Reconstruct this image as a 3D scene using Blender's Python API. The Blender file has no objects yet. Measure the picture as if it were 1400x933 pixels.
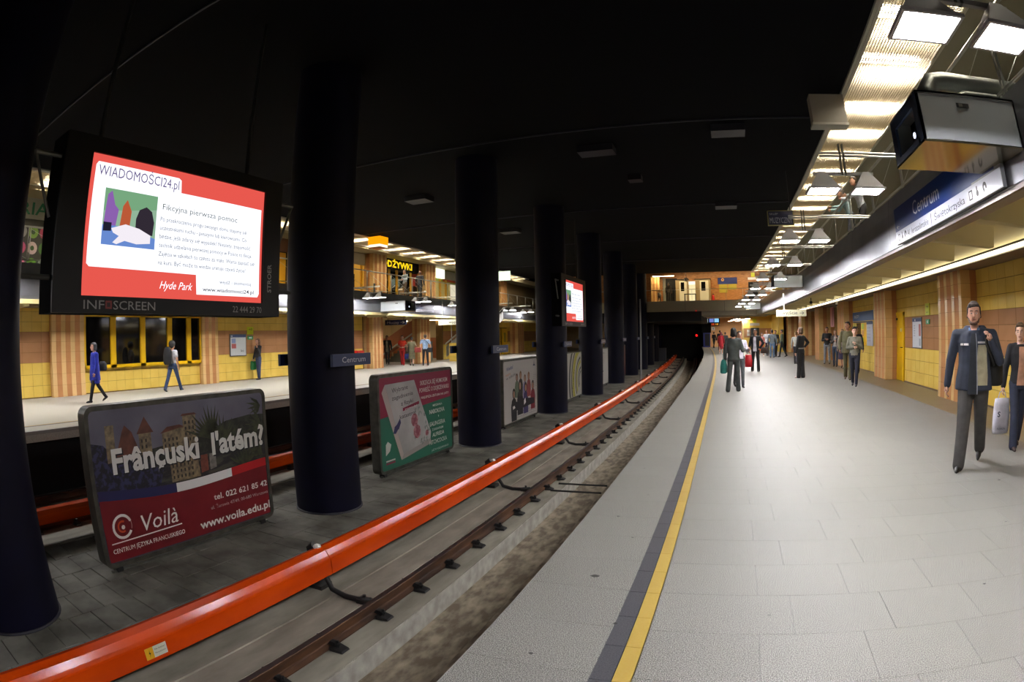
import bpy, bmesh, math, random
from math import sin, cos, pi, radians, sqrt, atan2
from mathutils import Vector, Matrix
random.seed(7)
SC = bpy.context.scene
COL = SC.collection

# ---------------------------------------------------------------- camera, world, exposure
# A fisheye photograph: equisolid lens, focal length 780 px at 1400 px width, eye height 1.55 m.
# World: Y runs along the tracks, X points away from them, platform tops at z = 0.
cam_d = bpy.data.cameras.new('camera')
cam = bpy.data.objects.new('camera', cam_d)
COL.objects.link(cam)
SC.camera = cam
cam_d.type = 'PANO'
cc = cam_d
cc.panorama_type = 'FISHEYE_EQUISOLID'
cc.fisheye_fov = radians(170)
cc.fisheye_lens = 780 / 1400 * 36
cam_d.sensor_fit = 'HORIZONTAL'
cam_d.sensor_width = 36
cam_d.sensor_height = 24
cam.matrix_world = (Matrix.Translation((0, 0, 1.55)) @ Matrix.Rotation(radians(21.4), 4, 'Z')
                    @ Matrix.Rotation(radians(90 - 0.55), 4, 'X') @ Matrix.Rotation(radians(-0.95), 4, 'Z'))
world = bpy.data.worlds.new('world')
SC.world = world
world.use_nodes = True
world.node_tree.nodes['Background'].inputs[0].default_value = (0.5, 0.55, 0.7, 1)
world.node_tree.nodes['Background'].inputs[1].default_value = 0.0
SC.view_settings.view_transform = 'Standard'
SC.view_settings.look = 'None'
SC.view_settings.gamma = 1
SC.view_settings.exposure = 0.2
LAMP = 220.0        # strength of the halide lamp glasses
TUBE = 170.0        # strength of the fluorescent tubes
SC.cycles.max_bounces = 6
SC.cycles.diffuse_bounces = 4
SC.cycles.glossy_bounces = 3
SC.cycles.transmission_bounces = 3
SC.cycles.caustics_reflective = False
SC.cycles.caustics_refractive = False
SC.cycles.sample_clamp_indirect = 3.0
SC.cycles.use_denoising = True


def bx(X, Y):
    """The tracks swing slightly to the left in the distance."""
    return X - max(0.0, Y - 18) ** 2 / 1500


# ---------------------------------------------------------------- materials
MATS = {}


def srgb(c):
    return tuple(((v / 12.92) if v <= 0.04045 else ((v + 0.055) / 1.055) ** 2.4) for v in c)


def hexc(h):
    return srgb(tuple(int(h[i:i + 2], 16) / 255 for i in (0, 2, 4)))


def mat(name, col, rough=0.6, metal=0.0, noise=0.0, scale=8.0, bump=0.0, emit=0.0, col2=None, spec=0.5,
        stretch=None, detail=4, per=0.0, rnoise=0.0, wpos=False):
    """col: hex sRGB. noise mixes col with col2 through object-space noise, per varies value piece by piece."""
    if name in MATS:
        return MATS[name]
    m = bpy.data.materials.new(name)
    MATS[name] = m
    m.use_nodes = True
    nt = m.node_tree
    b = nt.nodes['Principled BSDF']
    c = hexc(col)
    b.inputs['Base Color'].default_value = (*c, 1)
    b.inputs['Roughness'].default_value = rough
    b.inputs['Metallic'].default_value = metal
    b.inputs['Specular IOR Level'].default_value = spec
    m.diffuse_color = (*c, 1)
    if emit:
        b.inputs['Emission Color'].default_value = (*c, 1)
        b.inputs['Emission Strength'].default_value = emit
    last = None
    if noise or bump or rnoise:
        tc = nt.nodes.new('ShaderNodeTexCoord')
        src = tc.outputs['Object']
        if wpos:   # position in the hall, so that alike pieces do not repeat the same grain
            src = nt.nodes.new('ShaderNodeNewGeometry').outputs['Position']
        if stretch:
            mp = nt.nodes.new('ShaderNodeMapping')
            mp.inputs['Scale'].default_value = stretch
            nt.links.new(src, mp.inputs[0])
            src = mp.outputs[0]
        n = nt.nodes.new('ShaderNodeTexNoise')
        n.inputs['Scale'].default_value = scale
        n.inputs['Detail'].default_value = detail
        nt.links.new(src, n.inputs[0])
        if noise:
            r = nt.nodes.new('ShaderNodeValToRGB')
            c2 = hexc(col2) if col2 else tuple(v * 0.5 for v in c)
            r.color_ramp.elements[0].position = 0.5 - 0.5 * (1 - noise) * 0.6
            r.color_ramp.elements[1].position = 0.5 + 0.25 * (1.2 - noise)
            r.color_ramp.elements[0].color = (*c2, 1)
            r.color_ramp.elements[1].color = (*c, 1)
            nt.links.new(n.outputs[0], r.inputs[0])
            last = r.outputs[0]
            nt.links.new(last, b.inputs['Base Color'])
            if emit:
                nt.links.new(last, b.inputs['Emission Color'])
        if bump:
            bm_ = nt.nodes.new('ShaderNodeBump')
            bm_.inputs['Strength'].default_value = bump
            bm_.inputs['Distance'].default_value = 0.01
            nt.links.new(n.outputs[0], bm_.inputs['Height'])
            nt.links.new(bm_.outputs[0], b.inputs['Normal'])
        if rnoise:
            mr = nt.nodes.new('ShaderNodeMapRange')
            mr.inputs[3].default_value = max(0, rough - rnoise)
            mr.inputs[4].default_value = rough + rnoise
            nt.links.new(n.outputs[0], mr.inputs[0])
            nt.links.new(mr.outputs[0], b.inputs['Roughness'])
    if per:
        geo = nt.nodes.new('ShaderNodeNewGeometry')
        oi = nt.nodes.new('ShaderNodeObjectInfo')
        ad = nt.nodes.new('ShaderNodeMath')
        ad.operation = 'ADD'
        nt.links.new(geo.outputs['Random Per Island'], ad.inputs[0])
        nt.links.new(oi.outputs['Random'], ad.inputs[1])
        fr = nt.nodes.new('ShaderNodeMath')
        fr.operation = 'FRACT'
        nt.links.new(ad.outputs[0], fr.inputs[0])
        mr = nt.nodes.new('ShaderNodeMapRange')
        mr.inputs[3].default_value = 1 - per
        mr.inputs[4].default_value = 1 + per
        nt.links.new(fr.outputs[0], mr.inputs[0])
        mx = nt.nodes.new('ShaderNodeVectorMath')
        mx.operation = 'SCALE'
        if last:
            nt.links.new(last, mx.inputs[0])
        else:
            mx.inputs[0].default_value = c
        nt.links.new(mr.outputs[0], mx.inputs['Scale'])
        nt.links.new(mx.outputs[0], b.inputs['Base Color'])
    return m


def flat(h, rough=0.5):
    """A plain printed colour."""
    return mat('print_' + h, h, rough=rough)


def glow(h, s):
    k = 'glow_%s_%g' % (h, s)
    if k in MATS:
        return MATS[k]
    m = bpy.data.materials.new(k)
    MATS[k] = m
    m.use_nodes = True
    nt = m.node_tree
    nt.nodes.clear()
    e = nt.nodes.new('ShaderNodeEmission')
    o = nt.nodes.new('ShaderNodeOutputMaterial')
    e.inputs[0].default_value = (*hexc(h), 1)
    e.inputs[1].default_value = s
    nt.links.new(e.outputs[0], o.inputs[0])
    return m


# ---------------------------------------------------------------- geometry helpers
class MB:
    def __init__(s):
        s.v = []
        s.f = []

    def add(s, vs, fs):
        n = len(s.v)
        s.v += [tuple(v) for v in vs]
        s.f += [tuple(i + n for i in f) for f in fs]
        return s

    def box(s, x0, x1, y0, y1, z0, z1):
        s.add([(x0, y0, z0), (x1, y0, z0), (x1, y1, z0), (x0, y1, z0), (x0, y0, z1), (x1, y0, z1), (x1, y1, z1), (x0, y1, z1)],
              [(0, 3, 2, 1), (4, 5, 6, 7), (0, 1, 5, 4), (1, 2, 6, 5), (2, 3, 7, 6), (3, 0, 4, 7)])
        return s

    def poly(s, pts, y=0.0, t=0.0):
        """flat n-gon in the XZ plane at depth y, facing -Y; t gives it thickness backwards"""
        n = len(pts)
        if t == 0:
            s.add([(x, y, z) for x, z in pts], [tuple(range(n))])
        else:
            s.add([(x, y, z) for x, z in pts] + [(x, y + t, z) for x, z in pts],
                  [tuple(range(n)), tuple(range(2 * n - 1, n - 1, -1))] + [(i, i + n, (i + 1) % n + n, (i + 1) % n) for i in range(n)])
        return s

    def prism(s, pts, a, b, axis='Y'):
        """closed profile extruded along an axis; pts are the other two coordinates"""
        n = len(pts)
        if axis == 'Y':
            mk = lambda p, t: (p[0], t, p[1])
        elif axis == 'X':
            mk = lambda p, t: (t, p[0], p[1])
        else:
            mk = lambda p, t: (p[0], p[1], t)
        s.add([mk(p, a) for p in pts] + [mk(p, b) for p in pts],
              [tuple(range(n)), tuple(range(2 * n - 1, n - 1, -1))] + [(i, i + n, (i + 1) % n + n, (i + 1) % n) for i in range(n)])
        return s

    def tube(s, pts, r, n=8, caps=True):
        """tube through points; r a number or one per point"""
        pts = [Vector(p) for p in pts]
        rs = r if isinstance(r, (list, tuple)) else [r] * len(pts)
        vs = []
        up = None
        for i, p in enumerate(pts):
            d = (pts[min(i + 1, len(pts) - 1)] - pts[max(i - 1, 0)]).normalized()
            if up is None:
                up = d.orthogonal().normalized()
            up = (up - d * up.dot(d))
            up = up.normalized() if up.length > 1e-6 else d.orthogonal().normalized()
            sd = d.cross(up)
            for k in range(n):
                a = 2 * pi * k / n
                vs.append(p + (up * cos(a) + sd * sin(a)) * rs[i])
        fs = []
        for i in range(len(pts) - 1):
            for k in range(n):
                fs.append((i * n + k, i * n + (k + 1) % n, (i + 1) * n + (k + 1) % n, (i + 1) * n + k))
        if caps:
            fs.append(tuple(range(n - 1, -1, -1)))
            fs.append(tuple((len(pts) - 1) * n + k for k in range(n)))
        s.add(vs, fs)
        return s

    def caps(s, a, b, ra, rb, n=10, sx=1.0, sy=1.0):
        """tapered capsule"""
        a, b = Vector(a), Vector(b)
        d = b - a
        L = d.length
        d = d / L if L > 1e-6 else Vector((0, 0, 1))
        P, R = [], []
        for t in (-0.95, -0.7, -0.35):
            P.append(a + d * ra * t)
            R.append(ra * sqrt(1 - t * t))
        P.append(a); R.append(ra)
        P.append(b); R.append(rb)
        for t in (0.35, 0.7, 0.95):
            P.append(b + d * rb * t)
            R.append(rb * sqrt(1 - t * t))
        s.tube(P, R, n)
        return s

    def loft(s, secs, n=16):
        """stack of ellipses (z, cx, cy, rx, ry)"""
        vs = []
        for z, cx, cy, rx, ry in secs:
            for k in range(n):
                a = 2 * pi * k / n
                vs.append((cx + rx * cos(a), cy + ry * sin(a), z))
        fs = []
        m = len(secs)
        for i in range(m - 1):
            for k in range(n):
                fs.append((i * n + k, i * n + (k + 1) % n, (i + 1) * n + (k + 1) % n, (i + 1) * n + k))
        fs.append(tuple(range(n - 1, -1, -1)))
        fs.append(tuple((m - 1) * n + k for k in range(n)))
        s.add(vs, fs)
        return s

    def ball(s, c, rx, ry=None, rz=None, n=10):
        ry = rx if ry is None else ry
        rz = rx if rz is None else rz
        s.loft([(c[2] + rz * t, c[0], c[1], rx * sqrt(1 - t * t) + 1e-4, ry * sqrt(1 - t * t) + 1e-4) for t in
                (-.985, -.85, -.6, -.3, 0, .3, .6, .85, .985)], n)
        return s

    def strip(s, prof, y0, y1, step=2.0, closed=True):
        """profile (X, Z) swept along the tracks and following their bend"""
        ys = [y0]
        while ys[-1] + step < y1 - 1e-6:
            ys.append(ys[-1] + step)
        ys.append(y1)
        n = len(prof)
        vs = [(bx(x, y), y, z) for y in ys for x, z in prof]
        fs = []
        for i in range(len(ys) - 1):
            for k in range(n if closed else n - 1):
                fs.append((i * n + k, (i + 1) * n + k, (i + 1) * n + (k + 1) % n, i * n + (k + 1) % n))
        if closed:
            fs.append(tuple(range(n)))
            fs.append(tuple((len(ys) - 1) * n + k for k in range(n - 1, -1, -1)))
        s.add(vs, fs)
        return s

    def mesh(s, name, m, smooth=False):
        me = bpy.data.meshes.new(name)
        me.from_pydata(s.v, [], s.f)
        me.validate()
        bm = bmesh.new()
        bm.from_mesh(me)
        bmesh.ops.recalc_face_normals(bm, faces=bm.faces[:])
        bm.to_mesh(me)
        bm.free()
        if m:
            me.materials.append(m)
        if smooth:
            me.polygons.foreach_set('use_smooth', [True] * len(me.polygons))
        return me

    def build(s, name, m, parent=None, smooth=False, label=None):
        o = bpy.data.objects.new(name, s.mesh(name, m, smooth))
        COL.objects.link(o)
        if parent:
            o.parent = parent
        if label:
            o['label'] = label
        return o


def autosmooth(o, ang=35):
    """smooth shading with hard edges kept where faces meet sharply"""
    me = o.data
    bm = bmesh.new()
    bm.from_mesh(me)
    for e in bm.edges:
        e.smooth = e.calc_face_angle(0) < radians(ang)
    for f in bm.faces:
        f.smooth = True
    bm.to_mesh(me)
    bm.free()
    return o


def thing(name, label, cat, loc=(0, 0, 0), rz=0.0, group=None):
    o = bpy.data.objects.new(name, None)
    COL.objects.link(o)
    o.empty_display_size = 0.2
    o.location = loc
    o.rotation_euler = (0, 0, rz)
    o['label'] = label
    o['category'] = cat
    if group:
        o['group'] = group
    return o


def tag(o, label, cat, group=None):
    o['label'] = label
    o['category'] = cat
    if group:
        o['group'] = group
    return o


def struct(name, mb, m, parent=None):
    o = mb.build(name, m, parent)
    if not parent:
        o['kind'] = 'structure'
    return o


def stuff(o):
    o['kind'] = 'stuff'
    return o


def dup(root, loc, rz, label, group=None):
    r = root.copy()
    COL.objects.link(r)
    r.location = loc
    r.rotation_euler = (0, 0, rz)
    r['label'] = label
    if group:
        r['group'] = group
    for ch in list(root.children):
        c = ch.copy()
        COL.objects.link(c)
        c.parent = r
        for g in list(ch.children):
            d = g.copy()
            COL.objects.link(d)
            d.parent = c
    return r


def share(name, me, parent, loc, rz=0.0):
    o = bpy.data.objects.new(name, me)
    COL.objects.link(o)
    o.parent = parent
    o.location = loc
    if rz:
        o.rotation_euler = (0, 0, rz)
    return o


TXT = {}


def text(body, w, h, m, parent, x, z, y=-0.004, bold=0.0, name='lettering', align='L', rot=0.0, shear=0.0, spacing=1.0):
    """Lettering fitted to a width w and a cap height h (0 = free), standing in the local XZ plane, read from -Y."""
    cu = bpy.data.curves.new('text', 'FONT')
    cu.body = body
    cu.size = 1.0
    cu.offset = bold
    cu.extrude = 0.0
    cu.shear = shear
    cu.space_character = spacing
    cu.resolution_u = 2
    o = bpy.data.objects.new('text', cu)
    COL.objects.link(o)
    dg = bpy.context.evaluated_depsgraph_get()
    me = bpy.data.meshes.new_from_object(o.evaluated_get(dg))
    bpy.data.objects.remove(o)
    bpy.data.curves.remove(cu)
    if not me.vertices:
        return None
    xs = [v.co.x for v in me.vertices]
    x0, x1 = min(xs), max(xs)
    sz = h / 0.72
    sx = (w / (x1 - x0)) if w else sz
    if align == 'C':
        ox = (x0 + x1) / 2
    elif align == 'R':
        ox = x1
    else:
        ox = x0
    c, s_ = cos(rot), sin(rot)
    for v in me.vertices:
        a, b = (v.co.x - ox) * sx, v.co.y * sz
        v.co = (x + a * c - b * s_, y, z + a * s_ + b * c)
    me.materials.clear()
    me.materials.append(m)
    ob = bpy.data.objects.new(name, me)
    COL.objects.link(ob)
    ob.parent = parent
    if h <= .1:      # letters too small to pick apart
        ob['kind'] = 'stuff'
    return ob


def art(name, pts, m, parent, y=-0.002):
    return MB().poly(pts, y).build(name, m, parent)


def rect(x0, x1, z0, z1):
    return [(x0, z0), (x1, z0), (x1, z1), (x0, z1)]


def disc(cx, cz, r, n=20, rz=None):
    rz = r if rz is None else rz
    return [(cx + r * cos(2 * pi * k / n), cz + rz * sin(2 * pi * k / n)) for k in range(n)]


def rrect(x0, x1, z0, z1, r, n=4):
    p = []
    for cx, cz, a0 in ((x1 - r, z0 + r, -90), (x1 - r, z1 - r, 0), (x0 + r, z1 - r, 90), (x0 + r, z0 + r, 180)):
        for k in range(n + 1):
            a = radians(a0 + 90 * k / n)
            p.append((cx + r * cos(a), cz + r * sin(a)))
    return p


def arc_band(cx, cz, r0, r1, a0, a1, n=16):
    p = [(cx + r1 * cos(radians(a0 + (a1 - a0) * k / n)), cz + r1 * sin(radians(a0 + (a1 - a0) * k / n))) for k in range(n + 1)]
    p += [(cx + r0 * cos(radians(a1 - (a1 - a0) * k / n)), cz + r0 * sin(radians(a1 - (a1 - a0) * k / n))) for k in range(n + 1)]
    return p
# ---------------------------------------------------------------- shared materials
GRANITE = mat('granite', 'a1a09a', rough=0.5, spec=.25, noise=0.95, scale=190, col2='5f5e5a', detail=3, per=0.025, rnoise=0.1, wpos=True)
GRANITE_FAR = mat('granite_far', 'b5b2a4', rough=0.35, noise=0.4, scale=40, col2='a09d90', detail=2)
GRANITE_WARM = mat('granite_border', '857a62', rough=0.35, noise=0.6, scale=100, col2='655c48', detail=2, wpos=True)
GROUT = mat('grout', '85837b', rough=0.9)
DARK_TILE = mat('dark_stripe', '4b4b50', rough=0.5, wpos=True, noise=0.6, scale=120, col2='3a3a40', detail=2, per=0.05)
YEL_TILE = mat('yellow_stripe', 'aa9148', rough=0.5, noise=0.3, scale=60, col2='a98c3a', per=0.04)
CONC = mat('concrete', '8a8679', rough=0.9, noise=0.4, scale=5, col2='6a6559', bump=0.3, stretch=(1, .3, 1), detail=12, wpos=True)
CONC_LT = mat('concrete_light', 'a3a096', rough=0.9, noise=0.5, scale=6, col2='85817a', bump=0.3, detail=10, wpos=True)
CONC_DIRTY = mat('concrete_stained', '857b6a', rough=0.85, noise=0.6, scale=9, col2='564c3e', bump=0.3, stretch=(1, .45, 1), detail=12, wpos=True)
PAVER = mat('paver', '75736a', rough=0.9, noise=0.55, scale=1.8, col2='4a4840', bump=0.3, detail=12, per=0.1, wpos=True)
PAVER_GAP = mat('paver_gap', '1d1c19', rough=1)
VOID = mat('void_dark', '0c0c0d', rough=0.95)  # near-black paints in the dark below platforms, bridge and in the tunnel
NAVY = mat('navy_paint', '09091f', rough=0.6, noise=0.3, scale=3, col2='070716', spec=.15)
CEIL = mat('ceiling_black', '030308', rough=0.95, noise=0.3, scale=2, col2='020205', spec=.1)
RUST = mat('rail_rust', '5c3d26', rough=0.6, metal=0.3, noise=0.6, scale=6, col2='2b1c14', stretch=(1, .2, 1), bump=0.2)
RAILTOP = mat('rail_head', '5a5250', rough=0.4, metal=0.8)
IRON = mat('black_iron', '141313', rough=0.6)
ORANGE = mat('orange_cover', 'd84c0a', rough=0.2, spec=.3, noise=0.25, scale=3, col2='b83a08', stretch=(1, .3, 1))
RUBBER = mat('black_rubber', '111111', rough=0.7)
STEEL = mat('steel_frame', '6d6d66', rough=0.4, metal=0.6, noise=0.3, scale=5, col2='55554f')
TUBEM = mat('tube_steel', 'b9b9b4', rough=0.3, metal=0.8)
WHITEM = mat('white_metal', 'c6c3b8', rough=0.45)
YWALL = mat('yellow_tile', 'e8c862', rough=0.25, noise=0.2, scale=2.5, col2='deba54', per=0.05, wpos=True)
BWALL = mat('brown_tile', 'b4835a', rough=0.25, noise=0.2, scale=2, col2='a97a52', per=0.04)
LTILE = mat('light_tan_tile', 'e0ba80', rough=0.2, noise=0.2, scale=3, col2='d6ae72', per=0.05, wpos=True)
RTILE = mat('red_tan_tile', 'c08a5a', rough=0.2, noise=0.2, scale=3, col2='b57e50', per=0.05, wpos=True)
CREAM = mat('cream_soffit', 'eadfb2', rough=0.7, noise=0.3, scale=1.2, col2='e2d6a4')
BROWNP = mat('brown_beam', '6f5a44', rough=0.6)
FASC = mat('brushed_fascia', '9a9b9f', rough=0.36, metal=0.7, noise=0.3, scale=1.5, col2='85878b', rnoise=0.05)
FASC_J = mat('fascia_joint', '4e4f52', rough=0.5)
GREYP = mat('grey_panel', '77786f', rough=0.6)
YDOOR = mat('yellow_paint', 'e0b000', rough=0.35)
GLASSD = mat('dark_glass', '0c0b0a', rough=0.06, spec=0.8)
BLUE_S = mat('sign_blue', '14306e', rough=0.35)
NAVY_S = mat('sign_navy', '10183c', rough=0.35)
WHITE_S = mat('sign_white', 'dcdcd8', rough=0.4)
CREAM_S = mat('sign_cream', 'e6e2c0', rough=0.4)
INK = mat('sign_ink', '16161c', rough=0.6)
BLACKM = mat('black_case', '070708', rough=0.5, spec=.25)
WOOD = mat('wood_panel', 'c08850', rough=0.4, noise=0.5, scale=3, col2='8d5a2c', stretch=(1, 1, 9))
PEACH = mat('peach_wall', 'd8a876', rough=0.6)

# ---------------------------------------------------------------- near platform floor
NY0, NY1 = -6.0, 63.0
fl = struct('floor', MB().strip([(-1.1, -0.014), (-1.1, -0.22), (9, -0.22), (9, -0.014)], NY0, NY1), GROUT)
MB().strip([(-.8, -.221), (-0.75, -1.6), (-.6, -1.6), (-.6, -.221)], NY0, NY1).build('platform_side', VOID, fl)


def slabmesh(name, w, l, t, m, c=0.003):
    """a slab w x l (top at z=0) with chamfered edges"""
    mb = MB()
    a, b = w / 2, l / 2
    vs = [(-a, -b, -t), (a, -b, -t), (a, b, -t), (-a, b, -t), (-a, -b, -c), (a, -b, -c), (a, b, -c), (-a, b, -c),
          (-a + c, -b + c, 0), (a - c, -b + c, 0), (a - c, b - c, 0), (-a + c, b - c, 0)]
    fs = [(0, 1, 5, 4), (1, 2, 6, 5), (2, 3, 7, 6), (3, 0, 4, 7), (4, 5, 9, 8), (5, 6, 10, 9), (6, 7, 11, 10), (7, 4, 8, 11), (8, 9, 10, 11)]
    mb.add(vs, fs)
    return mb.mesh(name, m)


G = 0.0018
row = 0.48
sm = slabmesh('floor_slab', 0.59 - G, row - G, 0.014, GRANITE, 0.0006)
smn = slabmesh('floor_slab', 0.575 - G, row - G, 0.014, GRANITE, 0.0006)
edge_m = slabmesh('edge_slab', 0.63 - G, row - G, 0.014, GRANITE, 0.0006)
bord = slabmesh('border_slab', 0.86, 0.9 - G, 0.014, GRANITE_WARM, 0.0012)
dk = slabmesh('dark_stripe_tile', 0.105 - G, 0.33 - G, 0.014, DARK_TILE, 0.0012)
yl = slabmesh('yellow_stripe_tile', 0.085 - G / 2, 0.33 - G, 0.014, YEL_TILE, 0.0012)
cnt = 0
y = 1.0
ri = 0
keep7 = []
while cnt < 285:
    off = 0.21 if ri % 2 else 0.0
    share('edge_slab', edge_m, fl, (-0.815, y, 0))
    for i in range(8):
        x = -0.01 + off * 0 + i * 0.59
        xx = x + (0.0 if ri % 2 else 0.2)
        if i == 0:
            # first slab is cut so that the joints run in a broken bond
            wl = xx + 0.295 - (-0.305)
            me = slabmesh('floor_slab', wl - G, row - G, 0.014, GRANITE, 0.0006) if ri < 2 else keep[ri % 2]
            if ri < 2:
                keep = (keep + [me]) if ri else [me]
            share('floor_slab', me, fl, (-0.305 + wl / 2, y, 0))
        elif i == 7:
            wl = 4.63 - (xx - 0.295)
            me = slabmesh('floor_slab', wl - G, row - G, 0.014, GRANITE, 0.0006) if ri < 2 else keep7[ri % 2]
            if ri < 2:
                keep7.append(me)
            share('floor_slab', me, fl, (4.63 - wl / 2, y, 0))
        else:
            share('floor_slab', sm, fl, (xx, y, 0))
        cnt += 1
    y += row
    ri += 1
YS = y - row / 2
# the far slabs, too small to pick apart, joined
mb = MB()
ri0 = ri
while y < 36:
    for i in range(8):
        xx = -0.01 + i * 0.59 + (0.0 if ri % 2 else 0.2)
        x0 = -0.305 if i == 0 else xx - 0.295
        x1 = 4.63 if i == 7 else xx + 0.295 - 0.004
        q = [(bx(x0, y), y - row / 2, 0), (bx(x1, y), y - row / 2, 0), (bx(x1, y), y + row / 2 - 0.004, 0), (bx(x0, y), y + row / 2 - 0.004, 0)]
        mb.add(q, [(0, 1, 2, 3)])
    y += row
    ri += 1
stuff(mb.build('far_floor_slabs', GRANITE, fl))
mb = MB()
mb.strip([(-0.305, -0.002), (4.63, -0.002)], y - row / 2, NY1, closed=False)
mb.strip([(-0.305, -0.002), (4.63, -0.002)], NY0, 1.0 - row / 2, closed=False)
mb.strip([(-1.13, 0.0), (-0.5, 0.0)], YS, NY1, closed=False)
mb.strip([(-1.13, -0.05), (-1.13, 0.0), (-0.5, 0.0)], NY0, 1.0 - row / 2, closed=False)
stuff(mb.build('plain_floor', GRANITE, fl))
mb = MB().strip([(-1.135, -0.001), (-1.135, -0.06), (-1.1, -0.06), (-1.1, -0.001)], NY0, NY1)
mb.build('edge_nosing', mat('nosing', '8f8d86', rough=0.6), fl)
y = 1.0
ns = 0
while y < 30:
    share('dark_stripe_tile', dk, fl, (bx(-0.45, y), y, 0))
    share('yellow_stripe_tile', yl, fl, (bx(-0.3525, y), y, 0))
    y += 0.33
mb = MB().strip([(-0.5, 0), (-0.397, 0)], y - .165, NY1, closed=False).strip([(-0.5, 0), (-0.397, 0)], NY0, .83, closed=False)
stuff(mb.build('far_dark_stripe', DARK_TILE, fl))
mb = MB().strip([(-0.395, 0), (-0.31, 0)], y - .165, NY1, closed=False).strip([(-0.395, 0), (-0.31, 0)], NY0, .83, closed=False)
stuff(mb.build('far_yellow_stripe', YEL_TILE, fl))
y = 4.0
mb = MB()
while y < 36:
    share('border_slab', bord, fl, (bx(5.06, y), y, 0.0008)) if y < 30 else None
    y += 0.9
mb.strip([(4.63, -0.002), (9, -0.002)], NY0, NY1, closed=False)
stuff(mb.build('plain_border', GRANITE_WARM, fl))
# dark worn spots on the slabs
spots = MB()
for sx, sy, r in ((-0.76, 3.33, .028), (-0.86, 4.6, .013), (-0.7, 5.3, .012), (-0.5, 2.72, .013), (-0.83, 2.3, .012), (0.35, 2.9, .008),
                  (1.85, 3.1, .012), (1.2, 4.4, .01), (-0.9, 6.4, .012), (0.15, 5.2, .008), (2.6, 4.2, .012), (-0.65, 4.1, .01), (3.2, 5.5, .02)):
    spots.add([(sx + r * (1 + .25 * sin(k * 2.3)) * cos(k * pi / 6), sy + r * .8 * sin(k * pi / 6), 0.0012) for k in range(12)], [tuple(range(12))])
stuff(spots.build('floor_stains', mat('stain', '3c3b3a', rough=.8), fl))

# ---------------------------------------------------------------- far platform floor
f2 = struct('floor', MB().strip([(-10.62, 0), (-10.62, -0.2), (-30, -.2), (-30, 0)], NY0, NY1), GRANITE_FAR)
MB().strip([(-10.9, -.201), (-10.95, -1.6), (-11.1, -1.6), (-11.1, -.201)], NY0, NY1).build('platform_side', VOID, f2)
MB().strip([(-10.615, .003), (-10.615, -.06), (-10.7, -.06), (-10.7, .003)], NY0, NY1).build('edge_nosing', mat('nosing', '8f8d86'), f2)
MB().strip([(-11.35, 0.002), (-11.25, 0.002)], NY0, NY1, closed=False).build('dark_stripe', DARK_TILE, f2)
MB().strip([(-11.43, 0.002), (-11.35, 0.002)], NY0, NY1, closed=False).build('yellow_stripe', YEL_TILE, f2)

# ---------------------------------------------------------------- track bed
tb = struct('floor', MB().strip([(-0.7, -1.6), (-0.7, -1.75), (-11.0, -1.75), (-11.0, -1.6), (-8.02, -1.6), (-8.02, -1.292), (-4.5, -1.292), (-4.5, -1.6)], NY0, 75), PAVER_GAP)
mb = MB()
mb.strip([(-4.5, -1.25), (-4.28, -1.25), (-4.27, -1.262), (-4.24, -1.262), (-4.23, -1.25), (-3.86, -1.25), (-3.85, -1.262), (-3.83, -1.262), (-3.82, -1.25),
          (-3.45, -1.25), (-3.44, -1.26), (-2.96, -1.26), (-2.96, -1.245), (-2.87, -1.25), (-2.86, -1.52), (-4.5, -1.6)], NY0, 75, 3)
mb.build('concrete_deck', CONC, tb)
MB().strip([(-2.862, -1.255), (-2.85, -1.255), (-2.85, -1.5), (-2.862, -1.5)], NY0, 75).build('deck_edge', CONC_LT, tb)
mb = MB()
mb.strip([(-2.86, -1.5), (-2.5, -1.52), (-2.3, -1.515), (-2.28, -1.49), (-2.22, -1.49), (-2.2, -1.46), (-2.1, -1.45), (-2.1, -1.25), (-0.75, -1.25), (-0.75, -1.6), (-2.86, -1.6)], NY0, 75, 3)
mb.build('drain_trough', CONC_DIRTY, tb)
mb = MB()
mb.strip([(-8.02, -1.25), (-10.95, -1.25), (-10.95, -1.6), (-8.02, -1.6)], NY0, 75, 3)
mb.build('far_track_deck', CONC, tb)
pm = [slabmesh('paver', 0.575 - .008, 0.31 - .008, 0.04, PAVER, 0.004) for _ in range(3)]
cnt = 0
mbp = MB()
y = 0.35
while y < 60:
    for i in range(6):
        x = -4.785 - i * 0.575
        dz = random.uniform(-.004, .004)
        yy = y + (0.1 if i % 2 else 0)
        if cnt < 290:
            o = share('paver', pm[i % 3], tb, (x, yy, -1.25 + dz))
            o.rotation_euler = (random.uniform(-.006, .006), random.uniform(-.004, .004), random.uniform(-.006, .006))
            cnt += 1
        elif y < 30:
            a, b = 0.2835, 0.151
            q = [(bx(x + sx * a, yy), yy + sy * b, -1.25 + dz) for sx, sy in ((-1, -1), (1, -1), (1, 1), (-1, 1))]
            q += [(p[0], p[1], p[2] - 0.03) for p in q]
            mbp.add(q, [(0, 1, 2, 3), (0, 4, 5, 1), (1, 5, 6, 2), (2, 6, 7, 3), (3, 7, 4, 0)])
    y += 0.31
stuff(mbp.build('far_pavers', PAVER, tb))
MB().strip([(-4.5, -1.251), (-8.02, -1.251)], 30, 75, closed=False).build('plain_paving', PAVER, tb)
MB().strip([(-4.5, -1.251), (-8.02, -1.251)], NY0, .19, closed=False).build('plain_paving', PAVER, tb)

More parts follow.
